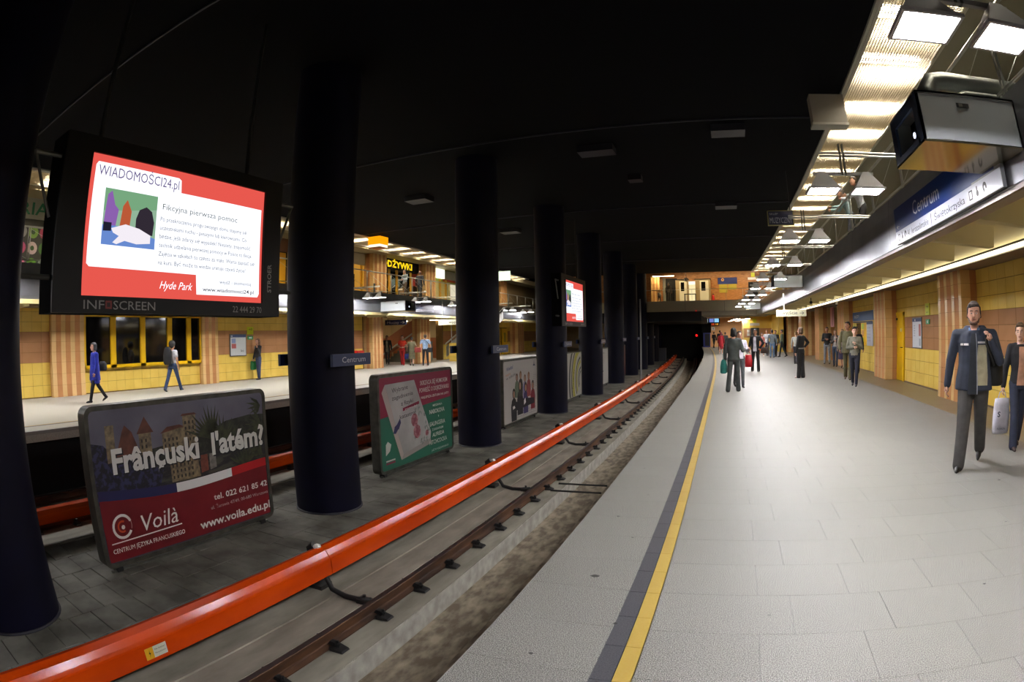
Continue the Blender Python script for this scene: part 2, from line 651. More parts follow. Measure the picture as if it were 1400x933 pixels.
# rails: foot, web, head
def rail(xc, label, y1=72):
    t = thing('rail', label, 'rail', (0, 0, 0))
    z0, h = -1.235, 0.155
    p = [(-.065, 0), (-.065, .012), (-.015, .03), (-.009, .045), (-.009, .11), (-.036, .125), (-.036, .15), (-.03, .155), (.03, .155), (.036, .15), (.036, .125),
         (.009, .11), (.009, .045), (.015, .03), (.065, .012), (.065, 0)]
    MB().strip([(xc + a, z0 + b) for a, b in p], NY0, y1, 3).build('rail_body', RUST, t)
    MB().strip([(xc - .026, z0 + .156), (xc + .026, z0 + .156)], NY0, y1, 3, closed=False).build('running_surface', RAILTOP, t)
    return t


r1 = rail(-3.2, 'brown rusty rail on black clips between orange cover and drain trough')
r2 = rail(-1.765, 'rail hidden under the lip of the near platform edge, seen only far off')
r3 = rail(-8.75, 'rail of the far track behind the round columns')
r4 = rail(-10.19, 'rail of the far track close to the far platform wall')
cl = MB()
for s in (-1, 1):
    cl.add([(s * .06, -.07, 0), (s * .2, -.06, 0), (s * .2, .06, 0), (s * .06, .07, 0), (s * .06, -.07, .04), (s * .19, -.055, .02), (s * .19, .055, .02), (s * .06, .07, .04)],
           [(0, 1, 2, 3), (4, 5, 6, 7), (0, 1, 5, 4), (1, 2, 6, 5), (2, 3, 7, 6), (3, 0, 4, 7)])
    cl.add([(s * .02, -.03, .05), (s * .1, -.03, .03), (s * .1, .03, .03), (s * .02, .03, .05), (s * .045, -.025, .085), (s * .1, -.025, .075), (s * .1, .025, .075), (s * .045, .025, .085)],
           [(0, 1, 2, 3), (4, 5, 6, 7), (0, 1, 5, 4), (1, 2, 6, 5), (2, 3, 7, 6), (3, 0, 4, 7)])
    cl.tube([(s * .115, 0, .02), (s * .115, 0, .1)], .016, 6)
    cl.tube([(s * .115, 0, .05), (s * .115, 0, .072)], .027, 6)
clm = cl.mesh('rail_clip', IRON)
clf = MB()
for r, xc in ((r1, -3.2), (r2, -1.765), (r3, -8.75), (r4, -10.19)):
    y = 0.4
    while y < 62:
        if r in (r1, r3) or y > 14:
            share('rail_clip', clm, r, (bx(xc, y), y, -1.25))
        y += 0.765

# orange third-rail cover, one thing, joints, droppers and cables as parts
def third_rail(xc, mir, label):
    t = thing('third_rail_cover', label, 'cover')
    s = -1 if mir else 1
    prof = [(-.13, -.16), (-.145, -.03), (-.11, .035), (-.03, .06), (.05, .035), (.085, -.02), (.1, -.05), (.115, -.06), (.115, -.24), (.095, -.24), (.095, -.07), (.07, -.06), (.035, .01), (-.03, .035), (-.1, .015), (-.12, -.03), (-.11, -.16)]
    y = -6.0
    k = 0
    js = []
    first = 4.5 - 2 * 4.95
    y = first
    while y < 66:
        y1 = y + 4.95 if y < 9 else y + 4.4
        if y < 60:
            MB().strip([(xc + s * a, -.8 + b) for a, b in prof], y + .006, y1 - .006, 2.2).build('cover_panel', ORANGE, t)
            js.append(y1)
        y = y1
    MB().strip([(xc + s * a, -.98 + b) for a, b in [(-.06, 0), (.06, 0), (.06, .1), (-.06, .1)]], NY0, 66, 3).build('conductor_rail', mat('conductor', '1c1614', rough=.6), t)
    for j in js:
        if j < 1 or j > 60:
            continue
        X = bx(xc, j)
        a = MB()
        a.tube([(X - s * .16, j, -1.24), (X - s * .18, j, -.95), (X - s * .2, j, -.78), (X - s * .12, j, -.735)], [.03, .03, .035, .045], 8)
        a.box(X - .1 - s * .1, X + .1 - s * .1, j - .1, j + .1, -1.25, -1.2)
        a.build('cover_bracket', IRON, t)
        w = MB().ball((X - s * .055, j - .02, -.735), .045, .05, .03, 10)
        w.build('white_cap', mat('white_cap', 'd8d4cc', rough=.4), t, True)
        if not mir:
            c = MB()
            c.tube([(X + .05, j - .03, -.95), (X + .07, j - .06, -1.08), (X + .16, j - .09, -1.19), (X + .35, j - .1, -1.225), (X + .52, j - .1, -1.22), (X + .68, j - .08, -1.2)], .032, 8)
            c.build('return_cable', RUBBER, t, True)
            b = MB().box(X + .52, X + .7, j - .14, j - .03, -1.25, -1.2)
            b.tube([(X + .6, j - .085, -1.2), (X + .6, j - .085, -1.15)], .02, 6)
            b.build('cable_clamp', IRON, t)
    return t


t3 = third_rail(-4.05, False, 'orange third rail cover running along the near track beside the brown rail')
third_rail(-8.25, True, 'orange third rail cover of the far track, glimpsed behind posters and columns')
# small warning plate on the front face of the cover
wp = thing('warning_plate', 'small white and yellow warning plate on the orange cover, bottom left', 'sign', (-3.932, 2.02, -.945), radians(90))
art('plate', rect(-.12, .12, -.055, .055), mat('plate_white', 'c9c6b4', rough=.5), wp, -.002)
art('plate_yellow', rect(-.12, -.03, -.055, .055), mat('plate_yellow', 'd8a21a', rough=.5), wp, -.003)
art('lightning_mark', [(-.07, .04), (-.085, -.005), (-.072, -.003), (-.08, -.04), (-.06, .008), (-.073, .006)], INK, wp, -.004)
text('Nie dotykać', .12, .016, INK, wp, -.015, .015)
text('Nie podchodzić', .12, .014, INK, wp, -.015, -.02)
# two thin pipes across the drain trough
for k, yy in enumerate((9.42, 9.92)):
    o = MB().tube([(-3.0, yy, -1.22), (-2.08, yy + .03, -1.22)], .018, 8).build('cross_pipe', IRON)
    tag(o, 'thin black pipe across the drain trough, %s of the pair' % ('nearer' if k == 0 else 'farther'), 'pipe', 'pipes across the drain trough')
# debris: cup and rubbish by the rail
tag(MB().strip([(-2.19, -1.455), (-2.19, -1.415), (-2.15, -1.415), (-2.15, -1.455)], NY0, 62, 3).build('trough_cable', RUBBER), 'black cable lying along the trough beside the platform', 'cable')

# ---------------------------------------------------------------- round columns
CYS = [1.35, 7.15, 13.3, 19.6, 25.8, 32.0, 38.2, 44.4, 50.6, 56.8, 63.0]
ordn = ['first', 'second', 'third', 'fourth', 'fifth', 'sixth', 'seventh', 'eighth', 'ninth', 'tenth', 'eleventh']
cm_ = None
for i, cy in enumerate(CYS):
    t = thing('round_column', ('dark navy round column, the %s one counted from the left edge' % ordn[i]) if i < 5 else
              'dark navy round column far down the row between the tracks', 'column', (bx(-6.15, cy), cy, -1.25), 0,
              'navy round columns between the tracks' if i < 5 else 'distant navy columns between the tracks')
    if cm_ is None:
        a = MB().tube([(0, 0, 0), (0, 0, 7.5)], .56, 40, caps=False)
        cm_ = a.mesh('shaft', NAVY, True)
        b = MB().tube([(0, 0, 0), (0, 0, .03), (0, 0, .031)], [.575, .575, .56], 40, caps=False)
        bm2 = b.mesh('base_ring', mat('base_ring', '0c0c1c', rough=.6), True)
    share('shaft', cm_, t, (0, 0, 0))
    share('base_ring', bm2, t, (0, 0, 0))

# station name plates on the columns, one facing each platform
def name_plate(cy, label, near=True, z=1.215):
    t = thing('station_name_plate', label, 'sign', (bx(-6.15, cy) + (.6 if near else -.6), cy + .08, z), radians(90 if near else -90))
    MB().box(-.5, .5, 0, .05, -.095, .095).build('plate', mat('plate_blue', '14254f', rough=.4), t)
    MB().box(-.4, -.3, .05, .1, -.05, .05).box(.3, .4, .05, .1, -.05, .05).build('bracket', IRON, t)
    text('Centrum', .62, .09, mat('plate_text', 'b9bcc6', rough=.5), t, -.02 - .25, -.04, -.003)
    return t


for i, cy in enumerate(CYS[:9]):
    if i > 0:
        name_plate(cy, 'blue Centrum name plate on the near side of the %s round column' % ordn[i])
    name_plate(cy, 'back of a Centrum name plate facing the far platform from the %s round column' % ordn[i], False)
# ---------------------------------------------------------------- posters between the columns
FRM = mat('poster_frame', '55544c', rough=0.45, metal=0.5, noise=0.4, scale=6, col2='3c3b35')
PW, PH = 3.16, 2.0


def poster(cy, label, body_hex, w=PW):
    t = thing('advertising_panel', label, 'poster', (bx(-6.35, cy), cy, -1.25), radians(90))
    f = MB()
    h = w / 2
    outer = rrect(-h, h, .08, .08 + PH, .12, 5)
    inner = rrect(-h + .06, h - .06, .14, .02 + PH, .07, 5)
    n = len(outer)
    f.add([(x, 0, z) for x, z in outer] + [(x, 0, z) for x, z in inner] + [(x, .2, z) for x, z in outer] + [(x, .012, z) for x, z in inner],
          [(i, (i + 1) % n, (i + 1) % n + n, i + n) for i in range(n)] + [(i, i + 2 * n, (i + 1) % n + 2 * n, (i + 1) % n) for i in range(n)]
          + [(i + n, (i + 1) % n + n, (i + 1) % n + 3 * n, i + 3 * n) for i in range(n)] + [tuple(i + 2 * n for i in range(n - 1, -1, -1))])
    f.build('frame', FRM, t)
    for s in (-1, 1):
        MB().box(s * (h - .22) - .05, s * (h - .22) + .05, .04, .16, 0, .1).build('foot', IRON, t)
    MB().box(-h + .1, h - .1, .06, .1, .0, .03).build('floor_rail', STEEL, t)
    a = MB().poly(inner, .011).build('poster_sheet', flat(body_hex), t)
    return t


def U(u, w=PW):   # 0..1 across the sheet
    return -w / 2 + .06 + u * (w - .12)


def V(v):
    return .14 + v * (PH - .12)


def pp(pts):
    return [(U(a), V(b)) for a, b in pts]


Y1 = .008
p1 = poster(4.42, 'French language school poster with castle photo and maroon lower half, nearest the camera', '3a3a44')
art('photo_sky', pp([(0, .4), (1, .42), (1, 1), (0, 1)]), mat('poster_sky', '6c6a78', rough=.5, noise=.4, scale=1.2, col2='4c4a5c'), p1, Y1)
art('hills', pp([(0, .66), (.1, .72), (.25, .7), (.4, .72), (.6, .74), (.75, .82), (.9, .84), (1, .83), (1, .45), (0, .45)]),
    mat('poster_trees', '2c3026', rough=.5, noise=.8, scale=9, col2='12150f'), p1, Y1 - .001)
art('water', pp([(0, .4), (1, .42), (1, .62), (0, .62)]), mat('poster_water', '3c3c34', rough=.5, noise=.9, scale=7, col2='15151b', stretch=(.4, 1, 2)), p1, Y1 - .0015)
art('flower_bush', pp([(0, .4), (.33, .43), (.36, .55), (.3, .6), (.22, .66), (.12, .68), (.06, .78), (0, .8)]),
    mat('poster_flowers', '2b2c50', rough=.5, noise=.9, scale=14, col2='0d0d1a'), p1, Y1 - .002)
st = mat('poster_stone', '8b7a5c', rough=.5, noise=.6, scale=14, col2='5d5140')
rf = mat('poster_roof', '6a3a2c', rough=.5, noise=.5, scale=8, col2='4a281e')
for nm, m_, q in (('tower', st, [(.075, .66), (.075, .9), (.12, .9), (.12, .66)]), ('roof', rf, [(.12, .69), (.2, .7), (.25, .68), (.21, .84), (.175, .89), (.16, .85)]),
                  ('tower', st, [(.245, .68), (.245, .82), (.31, .82), (.31, .68)]), ('roof', rf, [(.235, .82), (.28, .93), (.325, .82)]),
                  ('house', st, [(.37, .66), (.37, .8), (.49, .83), (.49, .68)]), ('roof', rf, [(.36, .8), (.4, .84), (.47, .845), (.5, .825)]),
                  ('house', st, [(.49, .68), (.49, .9), (.565, .9), (.565, .68)]), ('roof', rf, [(.48, .9), (.49, .915), (.56, .915), (.575, .9)]),
                  ('reflected_house', st, [(.4, .45), (.4, .58), (.56, .6), (.57, .45)]), ('reflected_house', mat('poster_brick', '7d3f30', rough=.5, noise=.4, scale=12), [(.575, .47), (.575, .6), (.62, .6), (.62, .48)]),
                  ('reflected_house', mat('poster_grey', '83807a', rough=.5, noise=.5, scale=12), [(.63, .48), (.63, .6), (.67, .6), (.67, .49)])):
    art(nm, pp(q), m_, p1, Y1 - .003)
wn = MB()
for bu, bv, nx, nz in ((.5, .72, 3, 4), (.38, .7, 4, 2), (.41, .47, 6, 3), (.255, .72, 2, 2)):
    for i in range(nx):
        for j in range(nz):
            wn.poly(pp([(bu + i * .022, bv + j * .04), (bu + i * .022 + .009, bv + j * .04), (bu + i * .022 + .009, bv + j * .04 + .022), (bu + i * .022, bv + j * .04 + .022)]), Y1 - .0035)
stuff(wn.build('house_windows', flat('2c2620'), p1))
lf = MB()
random.seed(3)
for cx_, cz_, n_, a0, a1, L in ((.66, .7, 11, 70, 160, .3), (.72, .66, 9, 20, 120, .24), (1.0, .9, 6, 140, 215, .2), (1.0, .74, 6, 130, 200, .22), (.85, .45, 9, 30, 150, .2), (.98, .5, 5, 110, 170, .2)):
    for i in range(n_):
        a = radians(a0 + (a1 - a0) * i / (n_ - 1))
        l_ = L * random.uniform(.7, 1)
        ex, ez = cx_ + l_ * .62 * cos(a), cz_ + l_ * sin(a)
        ex = min(ex, .985); ez = min(ez, .975)
        px_, pz_ = -sin(a) * .008, cos(a) * .012
        mx_, mz_ = (cx_ + ex) / 2, (cz_ + ez) / 2
        cx2 = min(cx_, .985)
        lf.poly(pp([(cx2, cz_), (min(mx_ + px_, .985), mz_ + pz_), (ex, ez), (min(mx_ - px_, .985), mz_ - pz_)]), Y1 - .004)
stuff(lf.build('palm_leaves', mat('poster_leaf', '3d4226', rough=.5, noise=.5, scale=10, col2='1c2012'), p1))


def wave(u, base):
    return base - .045 * sin((u - .15) * 4.2) * (1 - u * .6)


def band(u0, u1, d0, d1, base=.415):
    k = [u0 + (u1 - u0) * i / 10 for i in range(11)]
    return pp([(u, wave(u, base) + d0) for u in k] + [(u, wave(u, base) + d1) for u in reversed(k)])


art('maroon_field', pp([(0.005, .01)] + [(.005 + .99 * i / 20, wave(.005 + .99 * i / 20, .415)) for i in range(21)] + [(.995, .01)]), mat('poster_maroon', '7a0f1c', rough=.45, noise=.3, scale=1, col2='5c0a14'), p1, Y1 - .005)
art('blue_band', band(.005, .42, -.01, .055), flat('191848'), p1, Y1 - .006)
art('white_band', band(.42, .76, -.01, .055), flat('d9d8d4'), p1, Y1 - .006)
art('red_band', band(.76, .995, -.01, .055), flat('b0141c'), p1, Y1 - .006)
TW = flat('d6d4ce')
tk = mat('poster_shadow', '15151c', rough=.6)
text("Frânçuski  l'atém?", (PW - .12) * .9, .3, tk, p1, U(.095) + .02, V(.59) - .02, Y1 - .0065, bold=.035)
text("Frânçuski  l'atém?", (PW - .12) * .9, .3, TW, p1, U(.095), V(.59), Y1 - .0075, bold=.035)
text('tel. 022 621 85 42', (PW - .12) * .36, .085, TW, p1, U(.63), V(.245), Y1 - .0065, bold=.015)
text('ul. Żurawia 47/49, 00-680 Warszawa', (PW - .12) * .385, .05, flat('a8a4a2'), p1, U(.605), V(.18), Y1 - .0065)
text('www.voila.edu.pl', (PW - .12) * .47, .12, TW, p1, U(.525), V(.055), Y1 - .0065, bold=.02)
text('Voilà', .62, .22, TW, p1, U(.2), V(.165), Y1 - .0065, shear=.15)
art('underline', pp([(.03, .128), (.42, .138), (.42, .146), (.03, .136)]), TW, p1, Y1 - .0065)
text('CENTRUM JĘZYKA FRANCUSKIEGO', (PW - .12) * .4, .06, TW, p1, U(.03), V(.065), Y1 - .0065)
lc = (U(.1), V(.235))
art('logo_ring', arc_band(*lc, .125, .16, 20, 330, 24), TW, p1, Y1 - .0065)
art('logo_ring', arc_band(*lc, .145, .15, -20, 60, 8), TW, p1, Y1 - .0064)
art('logo_spiral', arc_band(lc[0], lc[1], .055, .08, 60, 300, 16), flat('b4461e'), p1, Y1 - .0065)
art('logo_dot', disc(lc[0] + .01, lc[1] - .01, .028), TW, p1, Y1 - .0065)

p2 = poster(10.62, 'green and crimson book advertisement poster with a pale book and roses', '1f5f4c')
art('crimson_field', pp([(.005, .995), (.995, .995), (.995, .66), (.38, .6), (.005, .57)]), flat('7d1236'), p2, Y1)
art('book_spine', pp([(.03, .84), (.07, .92), (.27, .12), (.24, .06)]), flat('a89a94'), p2, Y1 - .001)
art('book_pages', pp([(.24, .06), (.27, .12), (.65, .2), (.66, .155), (.62, .13)]), flat('8f8a84'), p2, Y1 - .001)
art('book_cover', pp([(.07, .92), (.44, .93), (.66, .28), (.65, .2), (.27, .12)]), mat('book_cover', 'b5b2b0', rough=.5, noise=.2, scale=1), p2, Y1 - .002)
tg = flat('29272b')
for i, (s_, u, v, w_, h_) in enumerate((('Wybrane', .15, .82, .62, .1), ('zagadnienia', .15, .74, .82, .09), ('z fizyki', .26, .665, .48, .09), ('katastrof', .24, .52, .66, .09))):
    text(s_, w_, h_, tg, p2, U(u), V(v), Y1 - .003, rot=.06)
art('red_label', pp([(.28, .6), (.5, .645), (.5, .68), (.28, .635)]), flat('7d1236'), p2, Y1 - .003)
text('powieść', .5, .035, flat('c9c5c0'), p2, U(.31), V(.612), Y1 - .004, rot=.05)
wing = flat('33305c')
art('butterfly_wing', pp([(.2, .47), (.24, .53), (.25, .48), (.22, .41), (.19, .42)]), wing, p2, Y1 - .003)
art('butterfly_wing', pp([(.2, .47), (.17, .45), (.15, .38), (.18, .37), (.21, .41)]), wing, p2, Y1 - .003)
random.seed(5)
for cu_, cv_, r_, nme in ((.43, .47, .14, 'rose'), (.46, .33, .15, 'rose'), (.6, .28, .07, 'rosebud')):
    a = MB()
    for k in range(9):
        an = 2 * pi * k / 9
        a.poly([(U(cu_) + r_ * .5 * cos(an) + r_ * .55 * cos(an + t_), V(cv_) + r_ * .5 * sin(an) + r_ * .55 * sin(an + t_)) for t_ in [2 * pi * j / 8 for j in range(8)]], Y1 - .004 - k * .00003)
    a.build(nme, mat('rose_petal', 'a8737a', rough=.5, noise=.7, scale=12, col2='8a4a55', per=.2), p2)
    art(nme + '_heart', disc(U(cu_), V(cv_), r_ * .35, 10), flat('8c4a58'), p2, Y1 - .005)
lv = MB()
for k in range(26):
    u_, v_ = random.choice([(.5, .56), (.56, .48), (.6, .38), (.52, .2), (.58, .22), (.42, .24), (.46, .6), (.63, .3)])
    an = random.uniform(0, 6.28)
    u_ += random.uniform(-.03, .03)
    c_, s_ = cos(an) * .11, sin(an) * .11
    lv.poly([(U(u_), V(v_)), (U(u_) + c_ * .5 - s_ * .25, V(v_) + s_ * .5 + c_ * .25), (U(u_) + c_, V(v_) + s_), (U(u_) + c_ * .5 + s_ * .25, V(v_) + s_ * .5 - c_ * .25)], Y1 - .0035 - k * .00001)
stuff(lv.build('rose_leaves', mat('rose_leaf', '7d8580', rough=.5, per=.2), p2))
TC = flat('c2beb6')
for s_, u, v, w_, h_ in (('SKRZĄCA SIĘ HUMOREM', .52, .855, 1.27, .1), ('POWIEŚĆ O DOJRZEWANIU', .51, .77, 1.38, .1), ('NAJLEPSZA LEKTURA NA LATO', .53, .695, 1.3, .055),
                         ('MIESZANKA', .7, .575, .44, .05), ('NABOKOVA', .645, .49, .72, .1), ('I', .78, .435, .02, .04), ('SALINGERA', .645, .34, .73, .1), ('Z DODATKIEM', .68, .28, .52, .05),
                         ('ALFREDA', .68, .205, .56, .09), ('HITCHCOCKA', .63, .115, .84, .1), ('JUŻ W KSIĘGARNIACH', .66, .03, .82, .045)):
    text(s_, w_, h_, TC, p2, U(u), V(v), Y1 - .003, bold=.01)
art('publisher_mark', pp([(.05, .16), (.1, .2), (.12, .27), (.08, .31), (.055, .28)]), TC, p2, Y1 - .003)
art('publisher_bar', rect(U(.05), U(.16), V(.09), V(.105)), TC, p2, Y1 - .003)
art('publisher_bar', rect(U(.05), U(.16), V(.06), V(.08)), flat('7d1236'), p2, Y1 - .003)

p3 = poster(17.0, 'white poster showing a seated group of young people', 'a7a39e')
random.seed(11)


def flat_person(par, u, v, s, top, hair, skin='a07863', seated=True):
    """a small printed figure: torso, head, hair"""
    art('printed_body', [(U(u) + a * s, V(v) + b * s) for a, b in ((-.22, -.55), (.22, -.55), (.24, -.1), (.17, .1), (.06, .16), (-.06, .16), (-.17, .1), (-.25, -.1))], flat(top), par, Y1 - .003 - u * .0005)
    art('printed_hair', disc(U(u), V(v) + .3 * s, .125 * s, 10, .17 * s), flat(hair), par, Y1 - .004)
    art('printed_face', disc(U(u), V(v) + .28 * s, .075 * s, 10, .11 * s), flat(skin), par, Y1 - .005)


for u, v, s, tp, hr in ((.36, .6, .75, '5c6a58', '4a3422'), (.47, .62, .8, '2a2620', '7a5a30'), (.6, .56, .75, '6a6488', '6e4c30'), (.72, .58, .8, '8a4040', '7d5632'),
                        (.45, .4, 1.1, '18161c', '2a1c14'), (.62, .36, 1.0, '3c3560', '3a2418'), (.27, .3, 1.0, '0f0f12', '1c1412'), (.85, .38, .95, '6b1420', '20140f')):
    flat_person(p3, u, v, s, tp, hr)
art('printed_legs', pp([(.2, .16), (.9, .2), (.88, .3), (.5, .34), (.24, .3)]), flat('1c1a20'), p3, Y1 - .006)
art('printed_shoe', pp([(.24, .2), (.3, .22), (.28, .26), (.23, .25)]), flat('c9c5c0'), p3, Y1 - .007)
art('printed_shoe', pp([(.56, .22), (.62, .26), (.6, .34), (.56, .3)]), flat('c9c5c0'), p3, Y1 - .007)
text('Wiedza!', .55, .11, flat('2b3c74'), p3, U(.08), V(.84), Y1 - .003, rot=.15, bold=.01)
text('mamy', .4, .09, flat('b06a30'), p3, U(.06), V(.76), Y1 - .003, rot=.12)
text('w szkole', .8, .1, flat('4c4c58'), p3, U(.07), V(.7), Y1 - .003, rot=.15)
art('tower_mark', [(U(.9) + a, V(.87) + b) for a, b in ((-.13, 0), (-.03, .06), (0, .2), (.03, .06), (.13, 0))], flat('22284c'), p3, Y1 - .003)
for k in range(7):
    text('zapisy trwają do września', .36, .03, flat('55535a'), p3, U(.87), V(.7 - k * .035), Y1 - .003)
for k in range(3):
    text('bezpłatne kursy dla uczniów szkół średnich w Warszawie i okolicach', 2.3, .045, flat('55535a'), p3, U(.2), V(.12 - k * .04), Y1 - .003)

p4 = poster(23.2, 'white poster with big yellow and black concentric curves, behind the fourth column', 'b4b2aa')
for r0, r1, c_ in ((1.9, 2.1, '3c3a34'), (1.6, 1.72, '2c2b26'), (1.25, 1.55, 'a8a028'), (.95, 1.05, '1c1b18'), (.75, .9, 'a8a028'), (.35, .42, '2c2b28'), (.5, .6, '2c2b28')):
    q = [(max(U(.005), min(U(.995), a)), max(V(.005), min(V(.995), b))) for a, b in arc_band(U(1.0), V(.35), r0, r1, 100, 215, 30)]
    art('curve', q, flat(c_), p4, Y1 - .001 - r1 * .0005)
text('CENTRUM', 1.0, .16, INK, p4, U(.5), V(.1), Y1 - .004, rot=1.2)
p5 = poster(29.4, 'white poster with a thin black drawing, behind the fifth column', 'b9b7b0')
art('drawing', pp([(.5, .5), (.53, .5), (.55, .7), (.52, .7)]), INK, p5, Y1 - .001)
art('drawing', pp([(.45, .35), (.6, .35), (.6, .38), (.45, .38)]), INK, p5, Y1 - .001)
text('OD JUTRA', 1.2, .1, flat('55535a'), p5, U(.3), V(.85), Y1 - .001)
p6 = poster(35.6, 'dark red and white poster far down the island behind columns', '5a2a2c')
art('pale_figure', pp([(.3, .3), (.7, .25), (.65, .8), (.35, .85)]), flat('b0908c'), p6, Y1 - .001)

# ---------------------------------------------------------------- big information screens
def screen(cy, label, full):
    t = thing('information_screen', label, 'screen', (bx(-5.6, cy), cy, 1.86), radians(90))
    W, Hh = 3.45, 1.86
    MB().box(-W / 2, W / 2, .02, .42, 0, Hh).build('case', mat('matt_black', '060606', rough=.9, spec=.1), t)
    f = MB()
    x0, x1, z0, z1 = -1.36, 1.4, .175, 1.68
    f.box(-W / 2, x0, -.02, .02, 0, Hh).box(x1, W / 2, -.02, .02, 0, Hh).box(x0, x1, -.02, .02, 0, z0).box(x0, x1, -.02, .02, z1, Hh)
    f.build('bezel', BLACKM, t)
    S = .012

    def q(u, v):
        return (x0 + u * (x1 - x0), z0 + v * (z1 - z0))
    RED, WH = glow('e0554b', .95), glow('f6f8ff', 1.12)
    disp = art('display', rect(x0, x1, z0, z1), RED, t, S)
    P = lambda nm, pts, m_, d=0.001: art(nm, [q(a, b) for a, b in pts], m_, disp, S - d)
    P('white_field', [(.035, .2), (.59, .2), (.595, .045), (.975, .05), (.985, .08), (.985, .83), (.48, .83), (.475, .93), (.46, .945), (.035, .945), (.025, .92), (.022, .22)], WH)
    tx = glow('5c6878', .7)
    text('Wiadomości24.pl'.replace('Wiadomości', 'WIADOMOŚCI'), 1.17, .115, glow('6a5a8c', .8), disp, q(.04, 0)[0], q(0, .85)[1], S - .003)
    if full:
        P('photo', [(.085, .36), (.355, .36), (.355, .765), (.085, .765)], glow('9cc2a4', .75), .002)
        P('photo_leaves', [(.085, .6), (.2, .62), (.355, .66), (.355, .765), (.085, .765)], mat_leafglow(), .0025)
        P('photo_mat', [(.085, .36), (.355, .36), (.355, .44), (.2, .5), (.085, .5)], glow('6c90d8', .8), .0025)
        P('photo_woman', [(.25, .5), (.27, .46), (.34, .46), (.345, .56), (.33, .64), (.3, .67), (.265, .64), (.25, .57)], glow('3c3440', .6), .003)
        P('photo_child', [(.09, .5), (.15, .5), (.16, .62), (.14, .65), (.12, .75), (.1, .72)], glow('9a6cc0', .7), .003)
        P('photo_child', [(.17, .5), (.22, .5), (.225, .62), (.2, .7), (.18, .65)], glow('c8603c', .75), .003)
        P('photo_dummy', [(.13, .48), (.2, .52), (.27, .5), (.33, .46), (.33, .4), (.26, .385), (.2, .4), (.16, .37), (.14, .38), (.17, .43), (.14, .45)], glow('e6e0e8', 1.0), .0035)
        P('photo_case', [(.09, .455), (.13, .46), (.13, .52), (.09, .52)], glow('2c2c40', .5), .0035)
    text('Fikcyjna pierwsza pomoc', 1.22, .07, glow('66726e', .75), disp, q(.385, 0)[0], q(0, .675)[1], S - .003)
    lines = ['Po przekroczeniu progu swojego domu stajemy się', 'uczestnikami ruchu - pieszymi lub kierowcami. Co', 'będzie, jeśli zdarzy się wypadek? Niestety, znajomość',
             'technik udzielania pierwszej pomocy w Polsce to fikcja.', 'Zajęcia w szkołach to często za mało. Warto zapisać się', 'na kurs. Być może ta wiedza uratuje czyjeś życie?']
    for i, (l, w_) in enumerate(zip(lines, (1.42, 1.42, 1.5, 1.53, 1.58, 1.42))):
        text(l, w_, .05, tx, disp, q(.378, 0)[0], q(0, .585 - i * .066)[1], S - .003)
    text('wejdź i skomentuj', .55, .045, tx, disp, q(.73, 0)[0], q(0, .145)[1], S - .003)
    text('www.wiadomosci24.pl', .88, .05, glow('3c3c42', .6), disp, q(.63, 0)[0], q(0, .075)[1], S - .003, bold=.01)
    text('Hyde Park', .5, .09, WH, disp, q(.39, 0)[0], q(0, .075)[1], S - .003, shear=.4)
    G_ = mat('bezel_text', '8c8c88', rough=.5)
    text('INF', .27, .095, G_, t, -1.33, .04, -.022)
    text('SCREEN', .58, .095, G_, t, -.94, .04, -.022)
    text('22 444 29 70', .52, .08, G_, t, .86, .045, -.022)
    art('red_square', rect(-1.045, -.96, .045, .13), flat('7a2420'), t, -.022)
    art('red_square_core', rect(-1.025, -.98, .065, .11), flat('2a0d0c'), t, -.023)
    text('STROER', .38, .075, G_, t, 1.56, .32, -.022, rot=pi / 2, bold=.02)
    for s in (-1, 1):
        b = MB()
        X_ = s * W / 2
        for zz in (.35, 1.6):
            b.tube([(X_, .1, zz), (X_ + s * .34, .1, zz)], .028, 8)
        b.build('side_bracket', STEEL, t)
        MB().tube([(X_ + s * .34, .1, 1.62), (X_ + s * .06, .1, .95)], .02, 8).build('bracket_brace', STEEL, t)
    for s in (-1, 1):
        MB().tube([(s * 1.2, .2, Hh), (s * 1.2, .2, 4.37)], .03, 8).build('hanger', IRON, t)
    return t


def mat_leafglow():
    m = glow('7cae84', .8)
    return m


screen(3.87, 'large lit news screen with red border and white page between the first two columns', True)
screen(20.8, 'far lit news screen seen edge on between the fourth and fifth columns', True)
# ---------------------------------------------------------------- dark ceiling over the tracks
ce = struct('ceiling', MB().strip([(2.8, 6.22), (2.8, 6.7), (-15.3, 6.7), (-15.3, 6.22)], NY0, 44.3), CEIL)
MB().strip([(2.8, 6.17), (2.86, 6.17), (2.86, 6.5), (2.8, 6.5)], NY0, 44.3).build('ceiling_edge', WHITEM, ce)
MB().strip([(-15.3, 6.17), (-15.36, 6.17), (-15.36, 6.5), (-15.3, 6.5)], NY0, 44.3).build('ceiling_edge', WHITEM, ce)
mb = MB()
for y in (4, 12, 20.5, 28, 36):
    mb.box(-15.2, 2.7, y, y + .03, 6.18, 6.225)
mb.build('ceiling_joint', mat('ceiling_trim', '1e1e2a', rough=.6), ce)
k = 0
for x, y, w, l in ((.4, 12.6, .8, .5), (-2.9, 13.4, .9, .5), (.3, 20.6, .8, .6), (-2.4, 16.3, .4, .4), (-9.5, 16, .8, .6), (-9, 23, .8, .6)):
    o = MB().box(x - w / 2, x + w / 2, y - l / 2, y + l / 2, 6.05, 6.22).build('ceiling_box', mat('box_dark', '17171f', rough=.5))
    tag(o, 'small dark box on the black ceiling, ' + ('nearest one right of the second column', 'above the gap between third and fourth columns', 'farther one in line with the rails', 'smallest one, middle of the picture',
           'over the far track between the columns', 'over the far track beyond the third column')[k], 'box', 'dark boxes on the black ceiling')
    k += 1

